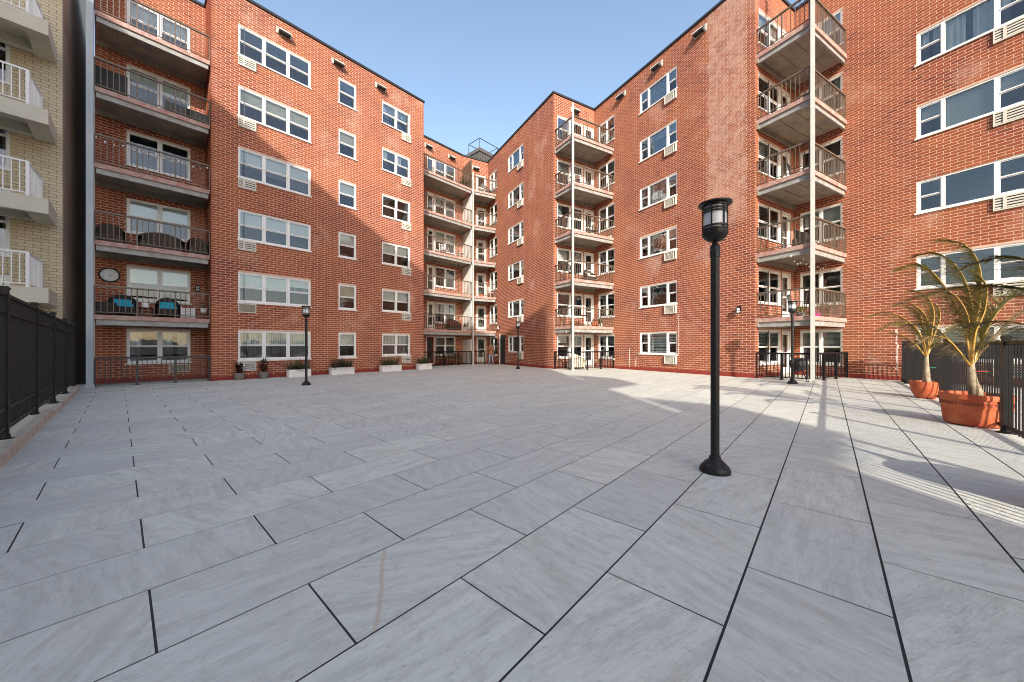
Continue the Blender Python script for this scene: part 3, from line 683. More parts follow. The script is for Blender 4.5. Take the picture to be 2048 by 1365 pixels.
# rooftop bulkhead behind the inner corner
Ma = Matrix(((dL[0], bL[0], 0, -2.85), (dL[1], bL[1], 0, 31.0), (0,0,1,HROOF-.3), (0,0,0,1)))
mb = MB(); mb.box(0, 4.5, 0, 1.6, 0, 2.15); mb.box(-.08, 4.58, -.08, 1.68, 2.15, 2.45)
bk = part('rooftop_bulkhead', mb.mesh('rooftop_bulkhead', M_siding), BR.e, Ma)
mb = MB()
for k in range(22): mb.box(.08+k*.2, .11+k*.2, -.03, -.002, 0, 2.12)
for k in range(8): mb.box(-.03, -.002, .08+k*.2, .11+k*.2, 0, 2.12)
part('siding_batten', mb.mesh('siding_batten', M_dgrey), bk, Ma)
mb = MB()
for x, y in ((0,0),(2.2,0),(4.4,0),(0,1.5),(2.2,1.5)): mb.bar((x,y,2.4),(x,y,3.3),.03,.03)
mb.bar((0,0,3.3),(4.4,0,3.3),.045,.045); mb.bar((0,0,3.3),(0,1.5,3.3),.04,.04); mb.bar((0,1.5,3.3),(4.4,1.5,3.3),.045,.045); mb.bar((2.2,0,3.3),(2.2,1.5,3.3),.04,.04)
part('roof_rail', mb.mesh('roof_rail', M_dgrey), bk, Ma)
part('roof_edge_rail', MB().box(.9, 2.2, .6, .64, HROOF, HROOF+.22).mesh('roof_edge_rail', M_steel), BR.e, wC2.M)
# cream balconies
for zt in (10.95, 8.27, 5.58, 2.9):
    A = ad(ad(CC, dL, -.12), bL, -1.55); Mx = Matrix(((dL[0], bL[0], 0, A[0]), (dL[1], bL[1], 0, A[1]), (0,0,1,zt+.30), (0,0,0,1)))
    mb = MB(); mb.box(-6, 0, 0, 1.54, -.12, 0); mb.box(-6, 0, 0, .2, -.45, -.12); mb.box(-.42, 0, .2, 1.54, -.45, -.12); mb.box(-6, -.42, 1.3, 1.54, -.4, -.12)
    b_ = part('balcony', mb.mesh('balcony', M_creamc), GC, Mx)
    rp = [ad(ad(A, dL, -5.9), bL, .1), ad(ad(A, dL, -.38), bL, .1), ad(ad(A, dL, -.30), bL, 1.5)]
    rail_run(b_, rp, zt+.30, 1.02, M_wplas, .145, 1.9, .07, (.045,.05), .022)

# ------------------------------------------------------------------ fences
def fence(name, label, start, d, ss, h, pitch, sw, rails, base_h, m=M_fence, foot=True, cap=.0):
    x0 = ad(start, d, ss[0]); e = empty(name, T(x0[0], x0[1], gz(*x0)+base_h), label, 'fence'); rot = math.atan2(d[1], d[0])
    pm = cm(('fp', name, h), lambda: MB().box(-.038, .038, -.038, .038, 0, h+.05).box(-.048, .048, -.048, .048, h+.05, h+.075).box(-.036, .036, -.036, .036, h+.075, h+.09).mesh('post', m))
    sm = cm(('fs', name, h), lambda: MB().box(-sw/2, sw/2, -sw/2, sw/2, rails[0]-.06, h-.03).mesh('slat', m))
    fm_ = cm(('ff', name), lambda: MB().lathe([(0,0),(.10,0),(.10,.012),(.055,.03),(.05,.075),(0,.075)], 14).mesh('foot', m))
    for i, s in enumerate(ss):
        p = ad(start, d, s); z = gz(*p)+base_h; part('post', pm, e, T(p[0], p[1], z) @ RZ(rot))
        if foot: part('foot', fm_, e, T(p[0], p[1], z))
        if i+1 < len(ss):
            q = ad(start, d, ss[i+1]); zq = gz(*q)+base_h; L = ss[i+1]-s
            for rz in rails+[h-.02]:
                part('rail', MB().bar((0,0,0), (q[0]-p[0], q[1]-p[1], zq-z), .04, .045).mesh('rail', m), e, T(p[0], p[1], z+rz))
            n = int((L-.1)/pitch)
            for j in range(n):
                t = (.05+pitch*.5+(L-.1-n*pitch)/2+j*pitch)/L; c = ad(p, d, L*t); part('slat', sm, e, T(c[0], c[1], z+(zq-z)*t) @ RZ(rot))
fpo = ad(curbP, (-tL[0], -tL[1]), .14); s1 = (G(13, 885)[0]-curbP[0])*0 + 1.35
fence('privacy_fence', 'tall black slatted metal fence on the concrete curb at left', fpo, curbD, [1.29+2.46*k for k in range(-2, 5)], 1.98, .121, .018, [.17, .42, 1.72], .13)
fr0 = (13.92, 12.52); dF = (-tL[0], -tL[1])
fence('boundary_fence', 'black picket fence behind the two potted palms at right', fr0, dF, [.03]+[.61+1.82*k for k in range(0, 10)], 1.38, .121, .017, [.10], 0)
fence('boundary_fence', 'black picket fence running close along the right brick wall', ad(fr0, dR, .1), dR, [.05+1.82*k for k in range(0, 6)], 1.38, .127, .017, [.10], 0)
def terrace_fence(label, pts, h=1.02):
    e = empty('terrace_fence', T(pts[0][0], pts[0][1], gz(*pts[0])), label, 'fence'); rail_run(e, pts, 0, h, M_dgrey if 'left wing' in label else M_fence, .13, 1.15, .07, (.06,.07), .022, True, feet=True)
terrace_fence('low dark railing below the leftmost balconies of the left wing', [PL, PLr])
terrace_fence('low black railing of the shaded terrace in the far corner', [ad(PCl, bL, .05), ad(PC, bL, .05), ad(PC, dP, 1.05)])
terrace_fence('low black railing round the middle corner terrace', [P2l, P2, P2r])
terrace_fence('low black railing round the right corner terrace behind a lamp post', [P3l, P3, P3r])

# ------------------------------------------------------------------ lamp posts
def lamp_post(p, label):
    z = gz(*p); e = empty('lamp_post', T(p[0], p[1], z), label, 'lamp post', 'lamp posts on the deck'); M = T(p[0], p[1], z)
    part('base', MB().lathe([(0,0),(.148,0),(.150,.03),(.142,.04),(.140,.055),(.128,.07),(.075,.125),(.058,.14),(.056,.165),(.043,.175)], 28).mesh('base', M_black), e, M)
    part('pole', MB().lathe([(.042,.17),(.042,2.28),(.048,2.285),(.048,2.40),(.04,2.41),(.026,2.43),(.026,2.47)], 24).mesh('pole', M_black), e, M)
    mb = MB(); mb.tube([(.05,0,2.12),(.056,0,2.12)], .009, 8); mb.tube([(.04,.02,.24),(.052,.03,.24)], .009, 8); part('bolt', mb.mesh('bolt', M_steel), e, M)
    mb = MB()
    for k in range(4): mb.lathe([(.011,0),(.011,.012),(.006,.018),(0,.018)], 8, RZ(k*math.pi/2+.5) @ T(.112, 0, .078))
    part('anchor_nut', mb.mesh('anchor_nut', M_dgrey), e, M)
    mb = MB(); mb.lathe([(.02,2.44),(.07,2.46),(.105,2.49),(.122,2.52),(.122,2.56)], 32)
    for z0 in (2.575, 2.605, 2.755, 2.785): mb.lathe([(.112,z0-.008),(.122,z0-.008),(.122,z0+.008),(.112,z0+.008)], 32)
    for k in range(6):
        t = k*math.pi/3+.25; mb.box(-.006, .006, .112, .124, 2.55, 2.82, RZ(t))
    mb.lathe([(.118,2.81),(.124,2.81),(.124,2.83),(.158,2.838),(.160,2.855),(.13,2.865),(.10,2.872),(0,2.88)], 32)
    part('lantern_cage', mb.mesh('lantern_cage', M_black), e, M)
    part('lantern_glass', MB().lathe([(0,2.535),(.105,2.535),(.105,2.82),(0,2.82)], 28).mesh('lantern_glass', M_frost), e, M)
    return e
LP = [(G(1430, 944), 'large black lamp post standing nearest, on the shaded paving'), (G(1585, 768), 'black lamp post in sun in front of the right corner terrace'),
      (G(612.5, 770.5), 'black lamp post in front of the left wing triple window and a white planter'), (G(1036, 738.3), 'smallest farthest black lamp post, near the far corner of the court')]
lamp0 = lamp_post(*LP[0])
for p, l in LP[1:]: copy_tree(lamp0, T(p[0], p[1], gz(*p)), l)
def wall_lantern(w_, x, z, label):
    M = w_.M @ T(x, 0, z); e = empty('wall_lantern', M, label, 'wall lamp', 'wall lanterns')
    part('bracket', MB().box(-.05, .05, -.03, -.01, -.05, .16).tube([(0,-.03,.1),(0,-.14,.16),(0,-.17,.12)], .011).mesh('bracket', M_black), e, M)
    cg = MB()
    for k in range(6): cg.box(-.006,.006,.066,.076,-.13,.07, T(0,-.17,0) @ RZ(k*math.pi/3))
    part('cage', cg.lathe([(.066,-.04),(.074,-.04),(.074,-.02),(.066,-.02)], 14, T(0,-.17,0)).lathe([(0,.12),(.085,.08),(.09,.07),(.07,.07)], 14, T(0,-.17,0)).lathe([(.07,-.13),(.085,-.13),(.08,-.15),(0,-.16)], 14, T(0,-.17,0)).mesh('cage', M_black), e, M)
    part('lantern_glass', MB().lathe([(.060,-.13),(.064,.07)], 14, T(0,-.17,0)).mesh('lantern_glass', M_frost), e, M)
wall_lantern(wB, wB.s_at(1480), 2.98, 'black wall lantern on the sunlit brick left of the right balcony stack')
wall_lantern(wD, wD.s_at(1000), 2.85, 'small wall lantern over the doorway in the far corner')
wall_lantern(wREC, wREC.s_at(394), 4.0, 'dark wall lantern on the balcony wall beside the turquoise cushioned seats')
# doorway in the far corner, its shaded opening painted as a flat dark panel
part('door', MB().box(0, .8, -.02, .0-.012, .05, 2.25).mesh('door', M_slot), GR, wD.M @ T(wD.s_at(1001), 0, 0)); 
part('door_frame', MB().box(-.12, 0, -.06, -.012, .05, 2.3).mesh('door_frame', M_white), GR, wD.M @ T(wD.s_at(1001), 0, 0))

# ------------------------------------------------------------------ potted plants
def leaf_mat(name, a, b_, c): 
    m = mat(name, a, .5); n = NB(m); P = n.pos(); col = n.mix(n.noise(P, 14, 3), a, b_); col = n.mix(n.rng(n.noise(P, 5, 4), .5, .65, 0, .8), col, c); n.put(n.N['Principled BSDF'].inputs['Base Color'], col); return m
M_palm = leaf_mat('palm_leaf', (.09,.10,.025), (.28,.23,.06), (.46,.34,.12)); M_rach = mat('golden_rachis', (.62,.36,.07), .5, noise=(8, (.36,.22,.05), .3))
M_dead = leaf_mat('dry_palm_leaf', (.32,.23,.11), (.20,.13,.06), (.12,.12,.04))
M_cord = leaf_mat('red_cordyline', (.10,.012,.018), (.04,.012,.012), (.05,.05,.015)); M_spid = leaf_mat('strap_leaf', (.03,.06,.018), (.07,.09,.03), (.10,.05,.03))
M_stem = mat('palm_stem', (.40,.33,.22), .75, noise=(11, (.17,.13,.085), .16), bump=.3)
def blade(mb, p, d, L, wd, droop, n=4, tip=.1, side=None):
    p = Vector(p); d = Vector(d).normalized(); s_ = side or d.cross(Vector((0,0,1)))
    if s_.length < 1e-3: s_ = Vector((1,0,0))
    s_.normalize(); vs = []
    for i in range(n+1):
        t = i/n; w_ = wd*(1-t**2*(1-tip))*(.55+.45*min(1, t*4)); vs += [p - s_*w_/2, p + s_*w_/2]; d = (d + Vector((0,0,-droop/n))).normalized(); p = p + d*(L/n)
    mb.add(vs, [(2*i, 2*i+1, 2*i+3, 2*i+2) for i in range(n)])
def rosette(n, L, wd, m, spread=.9, rr=random, rx=.0, up=.5, base=0):
    mb = MB()
    for k in range(n):
        a = rr.random()*6.283; el = rr.uniform(.15, 1)**spread; d = (math.cos(a)*(1-el*.75), math.sin(a)*(1-el*.75), el*.95+.1)
        blade(mb, (rr.uniform(-rx, rx), rr.uniform(-.06,.06), base+rr.uniform(0, .05)), d, L*rr.uniform(.6, 1.1), wd*rr.uniform(.7, 1.2), up*rr.uniform(.5, 1.6), 4)
    return mb.mesh('foliage', m)
def bowl(r, h, m, name='pot', prof=None):
    return MB().lathe(prof or [(0,0),(r*.62,0),(r*.80,h*.22),(r*.97,h*.65),(r,h),(r*.93,h),(r*.90,h*.86),(0,h*.86)], 28).mesh(name, m)
for u, lab in ((475.6, 'round grey pot of dark red cordyline at the left end of the planter row'), (524, 'round grey pot of taller red cordyline right of the lower air conditioner')):
    x, y = wA.xy(wA.s_at(u), .30); M = T(x, y, gz(x, y)); e = empty('potted_plant', M, lab, 'potted plant', 'grey pots by the wall')
    part('pot', bowl(.205, .30, M_greyp), e, M); part('soil', MB().lathe([(0,.27),(.18,.265)], 16).mesh('soil', M_soil), e, M)
    r_ = random.Random(int(u)); mb = MB(); hh = .55 if u < 500 else .78
    for st in ((-.05,0),(.06,.03),(0,-.04)):
        mb.tube([(st[0],st[1],.25),(st[0]*1.4,st[1],.25+hh*.5)], .012, 6)
        for k in range(44):
            a = r_.random()*6.283; zz = .27+hh*.65*r_.random(); blade(mb, (st[0]*1.2, st[1], zz), (math.cos(a), math.sin(a), r_.uniform(.3, 1.6)), r_.uniform(.18,.30), .045, .5, 3)
    part('foliage', mb.mesh('foliage', M_cord), e, M)
boxes = [((567.5, 611), 'white box planter of green strap leaves behind the lamp post'), ((651, 696), 'white box planter with dense dark strap leaves under the single window'),
         ((751, 789), 'white box planter below the curtained double window'), ((824, 851.5), 'smallest white box planter at the right corner of the left wing')]
for i, ((ua, ub), lab) in enumerate(boxes):
    xa, xb = wA.s_at(ua), wA.s_at(ub); L = xb-xa; xa = min(xa, wA.L-.55) if i == 3 else xa; L = .88 if i == 3 else L
    x, y = wA.xy(xa+L/2, .62); M = T(x, y, gz(x, y)) @ RZ(math.atan2(dL[1], dL[0])); e = empty('planter_box', M, lab, 'planter', 'white box planters')
    mb = MB(); w2, d2, h2, t = L/2, .19, .36, .02
    mb.box(-w2, w2, -d2, -d2+t, .01, h2); mb.box(-w2, w2, d2-t, d2, .01, h2); mb.box(-w2, -w2+t, -d2+t, d2-t, .01, h2); mb.box(w2-t, w2, -d2+t, d2-t, .01, h2); mb.box(-w2+t, w2-t, -d2+t, d2-t, .01, .04)
    bx = part('box', mb.mesh('box', M_wbox), e, M); part('soil', MB().box(-w2+t, w2-t, -d2+t, d2-t, .28, .31).mesh('soil', M_soil), e, M)
    r_ = random.Random(i+40); part('foliage', rosette([300, 380, 300, 260][i], .66, .028, [M_spid, leaf_mat('dark_strap_leaf', (.02,.035,.015), (.05,.05,.02), (.08,.03,.025)), M_spid, M_spid][i], 1.0, r_, L*.40, .5, .27), e, M)

def im(u, v, Y): return Vector(((u-CX)/F*Y, Y, CAMZ+(HV-v)/F*Y))
def frond(e, M, pts, lens, m, r_, wind=(-1,.05,.02), wk=2.2, rad=.013, dens=.0085, start=.18, wdt=.015):
    """one palm leaf: a curved rachis with leaflets on both sides, blown by the wind"""
    P = []; n = 26; pts = [Vector(p) for p in pts]
    for i in range(n+1):                          # Catmull-Rom through the points
        t = i/n*(len(pts)-1); k = min(int(t), len(pts)-2); f = t-k; a, b_, c, d = pts[max(k-1,0)], pts[k], pts[k+1], pts[min(k+2, len(pts)-1)]
        P.append(.5*((2*b_)+(c-a)*f+(2*a-5*b_+4*c-d)*f*f+(3*b_-a-3*c+d)*f**3))
    inv = M.inverted(); Q = [inv @ p for p in P]
    fr_ = part('frond', MB().tube(Q, [rad*(1.35-1.15*i/n) for i in range(n+1)], 6).mesh('frond', M_rach), e, M)
    mb = MB(); L = sum((P[i+1]-P[i]).length for i in range(n)); cnt = int(L*(1-start)/dens); W = Vector(wind).normalized()*wk
    for k in range(cnt):
        t = start+(1-start)*k/cnt; i = min(int(t*n), n-1); p = Q[i].lerp(Q[i+1], t*n-i); d = (Q[i+1]-Q[i]).normalized(); s_ = d.cross(Vector((0,0,1))); s_ = s_.normalized() if s_.length > .01 else Vector((1,0,0))
        for sg in (-1, 1):
            if r_.random() < .12: continue
            v = (s_*sg*.8+d*.7+W*r_.uniform(.6,1.3)+Vector((0,0,r_.uniform(-.2,.45)))).normalized(); l = lens*math.sin(min(1, .18+t)*2.6+.25)**.6*r_.uniform(.6, 1.15) if True else lens
            blade(mb, p, v, max(.08, l), wdt*r_.uniform(.6,1.2), r_.uniform(.1, .7), 5, .08)
    part('leaflets', mb.mesh('leaflets', m), fr_, M)
def palm(pos, pot, label, trunk, fronds, seed, loose=5):
    x, y = pos; M = T(x, y, gz(x, y)); e = empty('potted_palm', M, label, 'palm', 'potted palms along the fence'); r_ = random.Random(seed)
    r0, h0, prof = pot; p_ = part('pot', bowl(r0, h0, M_terra, 'pot', prof), e, M)
    if r0 > .33:
        mb = MB()
        for rw in (0, 1):
            for k in range(52):
                t = k*6.283/52; mb.box(-.014, .014, -.004, .006, -.006, .006, RZ(t) @ T(0, r0*.995-rw*.004, h0*(.74-.06*rw)) @ Matrix.Rotation(.5, 4, 'Y'))
        part('pot_pattern', mb.mesh('pot_pattern', M_terrb), p_, M)
    part('soil', MB().lathe([(0,h0*.86),(r0*.9,h0*.84)], 20).mesh('soil', M_soil), e, M)
    tp = [T(-x, -y, -gz(x, y)) @ q for q, _ in trunk]; part('stem', MB().tube(tp, [r for _, r in trunk], 14).mesh('stem', M_stem), e, M)
    for f in fronds: frond(e, M, f[0], f[1], f[2] if len(f) > 2 else M_palm, r_, *(f[3:] if len(f) > 3 else ()))
    return e
pB = G(1951, 850); YB = pB[1]; zB = gz(*pB)
potB = (.385, .52, [(0,0),(.30,0),(.335,.025),(.352,.10),(.372,.30),(.384,.335),(.384,.35),(.374,.36),(.38,.43),(.398,.44),(.402,.50),(.396,.52),(.365,.52),(.355,.44),(0,.44)])
tB = [(Vector((pB[0]+.03, YB, zB+.42)), .085), (Vector((pB[0]+.0, YB, zB+.55)), .082), (im(1945, 762, YB), .055), (im(1942, 735, YB), .045), (im(1944, 715, YB), .03)]
c0 = im(1943, 735, YB)
palm(pB, potB, 'larger potted palm in the carved terracotta tub, leaves blown left, nearest the lens', tB, [
    ([c0, im(1930, 660, YB), im(1905, 600, YB-.05), im(1872, 552, YB-.1), im(1838, 530, YB-.15), im(1800, 540, YB-.2)], .66, M_palm),
    ([c0, im(1947, 650, YB+.1), im(1940, 590, YB+.1), im(1918, 540, YB+.1), im(1878, 508, YB), im(1835, 512, YB)], .62, M_palm),
    ([c0, im(1952, 650, YB-.1), im(1962, 590, YB-.2), im(1958, 530, YB-.3), im(1930, 490, YB-.4), im(1885, 480, YB-.4)], .6, M_palm),
    ([c0, im(1960, 690, YB), im(1985, 640, YB-.1), im(2020, 600, YB-.2), im(2075, 575, YB-.3)], .5, M_palm, (-1,.1,.2), .6),
    ([c0, im(1915, 700, YB+.15), im(1885, 668, YB+.2), im(1855, 648, YB+.3), im(1815, 650, YB+.35)], .46, M_palm),
    ([c0, im(1920, 705, YB-.15), im(1895, 680, YB-.2), im(1862, 672, YB-.3), im(1835, 690, YB-.35)], .42, M_dead),
    ([c0, im(1940, 660, YB-.2), im(1928, 615, YB-.3), im(1900, 585, YB-.4), im(1860, 590, YB-.5)], .55, M_dead),
    ([c0, im(1950, 670, YB-.2), im(1970, 620, YB-.3), im(1972, 570, YB-.4), im(1945, 540, YB-.5)], .5, M_palm),
    ([c0, im(1965, 700, YB+.2), im(2005, 655, YB+.3), im(2045, 620, YB+.4)], .42, M_dead, (-1,.1,.1), .7)], 3)
pA = G(1852, 797); YA = pA[1]; zA = gz(*pA)
potA = (.285, .42, [(0,0),(.15,0),(.19,.04),(.25,.17),(.28,.34),(.285,.42),(.262,.42),(.25,.36),(0,.36)])
cA = im(1853, 700, YA)
palm(pA, potA, 'smaller potted palm in a plain terracotta bowl, farther along the fence', [(Vector((pA[0]+.02, YA, zA+.34)), .10), (Vector((pA[0]+.02, YA, zA+.46)), .075), (im(1853, 730, YA), .045), (cA, .03)], [
    ([im(1852, 715, YA), im(1838, 668, YA), im(1812, 640, YA), im(1778, 625, YA-.1), im(1745, 632, YA-.1)], .6, M_palm),
    ([im(1852, 715, YA), im(1832, 690, YA), im(1808, 672, YA), im(1785, 665, YA)], .38, M_dead),
    ([im(1853, 715, YA), im(1858, 665, YA), im(1850, 630, YA), im(1822, 608, YA), im(1790, 612, YA)], .6, M_palm),
    ([im(1853, 715, YA), im(1868, 672, YA), im(1880, 640, YA), im(1875, 612, YA), im(1845, 606, YA)], .55, M_palm),
    ([im(1853, 715, YA), im(1868, 688, YA), im(1895, 662, YA), im(1925, 650, YA)], .42, M_palm, (-1,.1,.2), .5),
    ([im(1853, 715, YA), im(1846, 680, YA-.3), im(1825, 650, YA-.4), im(1795, 645, YA-.5), im(1765, 660, YA-.5)], .5, M_palm),
    ([im(1853, 715, YA), im(1863, 670, YA-.2), im(1868, 625, YA-.3), im(1852, 590, YA-.3), im(1820, 580, YA-.3)], .6, M_palm),
    ([im(1853, 715, YA), im(1848, 660, YA+.3), im(1838, 625, YA+.5), im(1812, 612, YA+.6)], .5, M_dead)], 11)
p3 = (4.55, 2.6); z3 = gz(*p3); Vv = Vector
c3 = Vv((4.60, 2.62, 1.05))
palm(p3, potB, 'third potted palm just outside the right edge, its leaves reaching into the picture', [(Vv((4.55,2.6,z3+.42)), .085), (Vv((4.56,2.6,z3+.7)), .07), (c3, .035)], [
    ([c3, Vv((4.6,2.75,1.75)), Vv((4.5,2.9,2.1)), Vv((4.25,3.0,2.25)), Vv((3.95,3.05,2.18))], .50, M_palm),
    ([c3, Vv((4.7,2.8,1.6)), Vv((4.65,2.95,1.85)), Vv((4.45,3.1,2.0)), Vv((4.1,3.2,2.02)), Vv((3.75,3.3,1.93))], .50, M_palm),
    ([c3, Vv((4.75,2.9,1.4)), Vv((4.8,3.1,1.6)), Vv((4.65,3.3,1.72)), Vv((4.45,3.4,1.70))], .4, M_palm),
    ([c3, Vv((4.7,2.4,1.8)), Vv((4.6,2.2,2.3)), Vv((4.3,2.1,2.6))], .5, M_palm),
    ([c3, Vv((4.9,2.6,1.7)), Vv((5.1,2.6,2.0)), Vv((5.3,2.6,2.0))], .5, M_palm)], 23)
# cords that tie the palms to the fence
for nm, pts_, mm, lab in (('tie_cord', [im(1937, 741, YB), im(1960, 744, YB+.1), im(2000, 748, YB-.1), im(2048, 752, YB-.35)], mat('green_cord', (.02,.30,.20), .6), 'green cord tying the larger palm to the fence'),
                          ('tie_cord', [im(1938, 743, YB), im(1965, 743, YB+.1), im(1995, 743, YB+.0), im(2010, 745, YB-.1)], mat('red_cord', (.5,.03,.03), .6), 'red cord tied round the larger palm stem'),
                          ('tie_cord', [im(1850, 736, YA), im(1876, 736, YA+.05)], mat('green_cord', (.02,.30,.20), .6), 'green cord tying the smaller palm to the fence')):
    o = bpy.data.objects.new(nm, MB().tube([p-pts_[0] for p in pts_], .006, 6).mesh(nm, mm)); put(o, None, Matrix.Translation(pts_[0])); tag(o, lab, 'cord')

# ------------------------------------------------------------------ balcony and terrace furniture
def armchair(M, label, m, cushion=None, width=.72, group='balcony seats', name='armchair'):
    e = empty(name, M, label, 'chair', group); w2 = width/2
    part('seat', MB().box(-w2+.06, w2-.06, -.32, .24, .12, .38).mesh('seat', m), e, M)
    vs = []; n = 18
    mb = MB()
    for k in range(n+1):                          # wrap-round curved back
        t = math.pi*(k/n); x = -w2*math.cos(t); y = -.28+.62*math.sin(t)**.5*1.0 if False else -.25+.5*math.sin(t)**.7; h = .55+.33*math.sin(t)**1.2
        mb.v += [(x, y, .06), (x, y, h), (x*.86, y*.86-.02, h), (x*.86, y*.86-.02, .3)]
    for k in range(n):
        a = 4*k
        for i in range(3): mb.f.append((a+i, a+4+i, a+5+i, a+1+i)); mb.sm.append(True)
    part('backrest', mb.mesh('backrest', m), e, M)
    mb = MB()
    for x, y in ((-w2+.08,-.28),(w2-.08,-.28),(-w2+.1,.2),(w2-.1,.2)): part('leg', cm(('leg', m.name), lambda: MB().box(-.02,.02,-.02,.02,0,.13).mesh('leg', m)), e, M @ T(x, y, 0))
    if cushion:
        part('cushion', MB().box(-w2+.1, w2-.1, -.31, .2, .385, .47).mesh('cushion', cushion), e, M); part('cushion', MB().box(-w2+.14, w2-.14, .12, .2, .475, .68).mesh('cushion', cushion), e, M)
    return e
def slat_chair(M, label, m, group='balcony chairs'):
    e = empty('patio_chair', M, label, 'chair', group)
    part('seat', MB().box(-.24,.24,-.24,.22,.42,.45).mesh('seat', m), e, M)
    for x, y in ((-.22,-.22),(.22,-.22),(-.22,.2),(.22,.2)): part('leg', cm(('leg2', m.name), lambda: MB().box(-.015,.015,-.015,.015,0,.42).mesh('leg', m)), e, M @ T(x, y, 0))
    mb = MB(); mb.bar((-.22,.2,.44),(-.22,.3,.95),.03,.03); mb.bar((.22,.2,.44),(.22,.3,.95),.03,.03); mb.bar((-.24,.3,.95),(.24,.3,.95),.04,.03)
    for k in range(5): mb.bar((-.16+.08*k,.22,.46),(-.16+.08*k,.3,.94),.02,.012)
    part('backrest', mb.mesh('backrest', m), e, M)
    for sx in (-1, 1): part('armrest', MB().bar((sx*.24,-.22,.64),(sx*.24,.24,.66),.04,.02).bar((sx*.24,-.22,.44),(sx*.24,-.22,.64),.025,.025).mesh('armrest', m), e, M)
def table(M, label, m, w_=.5, d_=.5, h=.5, group='small tables'):
    e = empty('small_table', M, label, 'table', group); part('table_top', MB().box(-w_/2, w_/2, -d_/2, d_/2, h-.03, h).mesh('table_top', m), e, M)
    for x in (-1, 1):
        for y in (-1, 1): part('leg', MB().box(-.018,.018,-.018,.018,0,h-.03).mesh('leg', m), e, M @ T(x*(w_/2-.03), y*(d_/2-.03), 0))
def pot_plant(M, label, mp, ml, r=.16, h=.26, L=.4, n=60, cat='potted plant', group='pots on balconies', wd=.022):
    e = empty('potted_plant', M, label, cat, group); part('pot', bowl(r, h, mp), e, M); part('foliage', rosette(n, L, wd, ml, 1, random.Random(sum(map(ord, label))), r*.4, .8, h*.85), e, M)
def solid(name, label, cat, mb, m, M, group=None):
    o = bpy.data.objects.new(name, mb.mesh(name, m)); put(o, None, M); tag(o, label, cat, group); return o
A_ = lambda w_, u, out, z, rot=0: w_.at(w_.s_at(u), out, z, rot)
z2, z3_, z4, z5, z6 = SLABS
armchair(A_(wREC, 246, .7, z2), 'black round-backed wicker chair with turquoise cushions, under the wall clock', M_wickb, M_turq, .8)
armchair(A_(wREC, 333, .7, z2), 'black round-backed wicker chair with turquoise cushions, in front of the window', M_wickb, M_turq, .72)
table(A_(wREC, 292, .9, z2), 'small black wicker side table between the turquoise cushioned chairs', M_wickb, .42, .42, .38)
solid('storage_cube', 'white cube on the small black side table', 'box', MB().box(-.1,.1,-.1,.1,0,.2), M_wplas, A_(wREC, 290, .9, z2+.38))
o = solid('ottoman', 'black wicker ottoman at the left end of the clock balcony', 'ottoman', MB().box(-.28,.28,-.28,.28,.04,.42).box(-.29,.29,-.29,.29,.42,.47), M_wickb, A_(wREC, 213, 1.1, z2))
mb = MB()
for k in range(6): mb.box(-.2,.2,-.21,-.19,.06+k*.07,.09+k*.07); mb.box(-.2,.2,.19,.21,.06+k*.07,.09+k*.07)
for x in (-.2,.2):
    for y in (-.2,.2): mb.box(x-.012,x+.012,y-.012,y+.012,0,.5)
solid('slatted_rack', 'white slatted rack right of the turquoise cushioned seats', 'rack', mb, M_wplas, A_(wREC, 371, .9, z2))
pot_plant(A_(wREC, 401, 1.1, z2+.28), 'white pot raised beside the slatted rack on the clock balcony', M_wplas, M_spid, .12, .2, .25, 30)
solid('plant_stand', 'thin dark stand under the white pot on the clock balcony', 'stand', MB().box(-.012,.012,-.012,.012,0,.26).box(-.11,.11,-.11,.11,.26,.278).box(-.09,.09,-.09,.09,0,.015), M_dgrey, A_(wREC, 401, 1.1, z2))
# clock
Mk = A_(wREC, 219, 0, 4.22)
e = empty('wall_clock', Mk, 'round white wall clock with black rim on the brick above a black wicker chair', 'clock')
Rx = Matrix.Rotation(R(90), 4, 'X')
part('rim', MB().lathe([(.235,.012),(.28,.012),(.285,.03),(.27,.045),(.235,.04)], 40, Rx).mesh('rim', M_slot), e, Mk)
part('dial', MB().lathe([(0,.02),(.24,.02)], 40, Rx).mesh('dial', mat('dial_white', (.72,.74,.74), .5)), e, Mk)
for k in range(12):
    t = k*math.pi/6; cu = bpy.data.curves.new('numeral', 'FONT'); cu.body = str(12 if k == 0 else k); cu.size = .062; cu.align_x = 'CENTER'; cu.align_y = 'CENTER'; cu.extrude = .0008; cu.materials.append(M_dgrey)
    tmp = bpy.data.objects.new('numeral_outline', cu); me = bpy.data.meshes.new_from_object(tmp); bpy.data.objects.remove(tmp); me.materials.clear(); me.materials.append(M_dgrey)
    o = bpy.data.objects.new('numeral', me); put(o, e, Mk @ T(.185*math.sin(t), -.024, .185*math.cos(t)) @ Matrix.Rotation(R(90), 4, 'X'))
part('hand', MB().bar((0,-.026,0),(.05,-.026,-.085),.006,.012).mesh('hand', M_slot), e, Mk); part('hand', MB().bar((0,-.028,0),(.12,-.028,-.03),.006,.009).mesh('hand', M_slot), e, Mk)
armchair(A_(wREC, 222, .7, z3_), 'brown wicker armchair at the left of the third floor wicker set', M_wick, None, .78)
armchair(A_(wREC, 322, .6, z3_), 'wide brown wicker sofa in the middle of the third floor wicker set', M_wick, None, 1.35, name='sofa')
armchair(A_(wREC, 391, .8, z3_), 'brown wicker armchair at the right of the third floor wicker set', M_wick, None, .7)
solid('red_bucket', 'small red bucket between the brown wicker armchair and sofa', 'bucket', MB().lathe([(0,0),(.09,0),(.11,.2),(.1,.2),(.08,.02),(0,.02)], 16), M_red, A_(wREC, 268, 1.1, z3_))
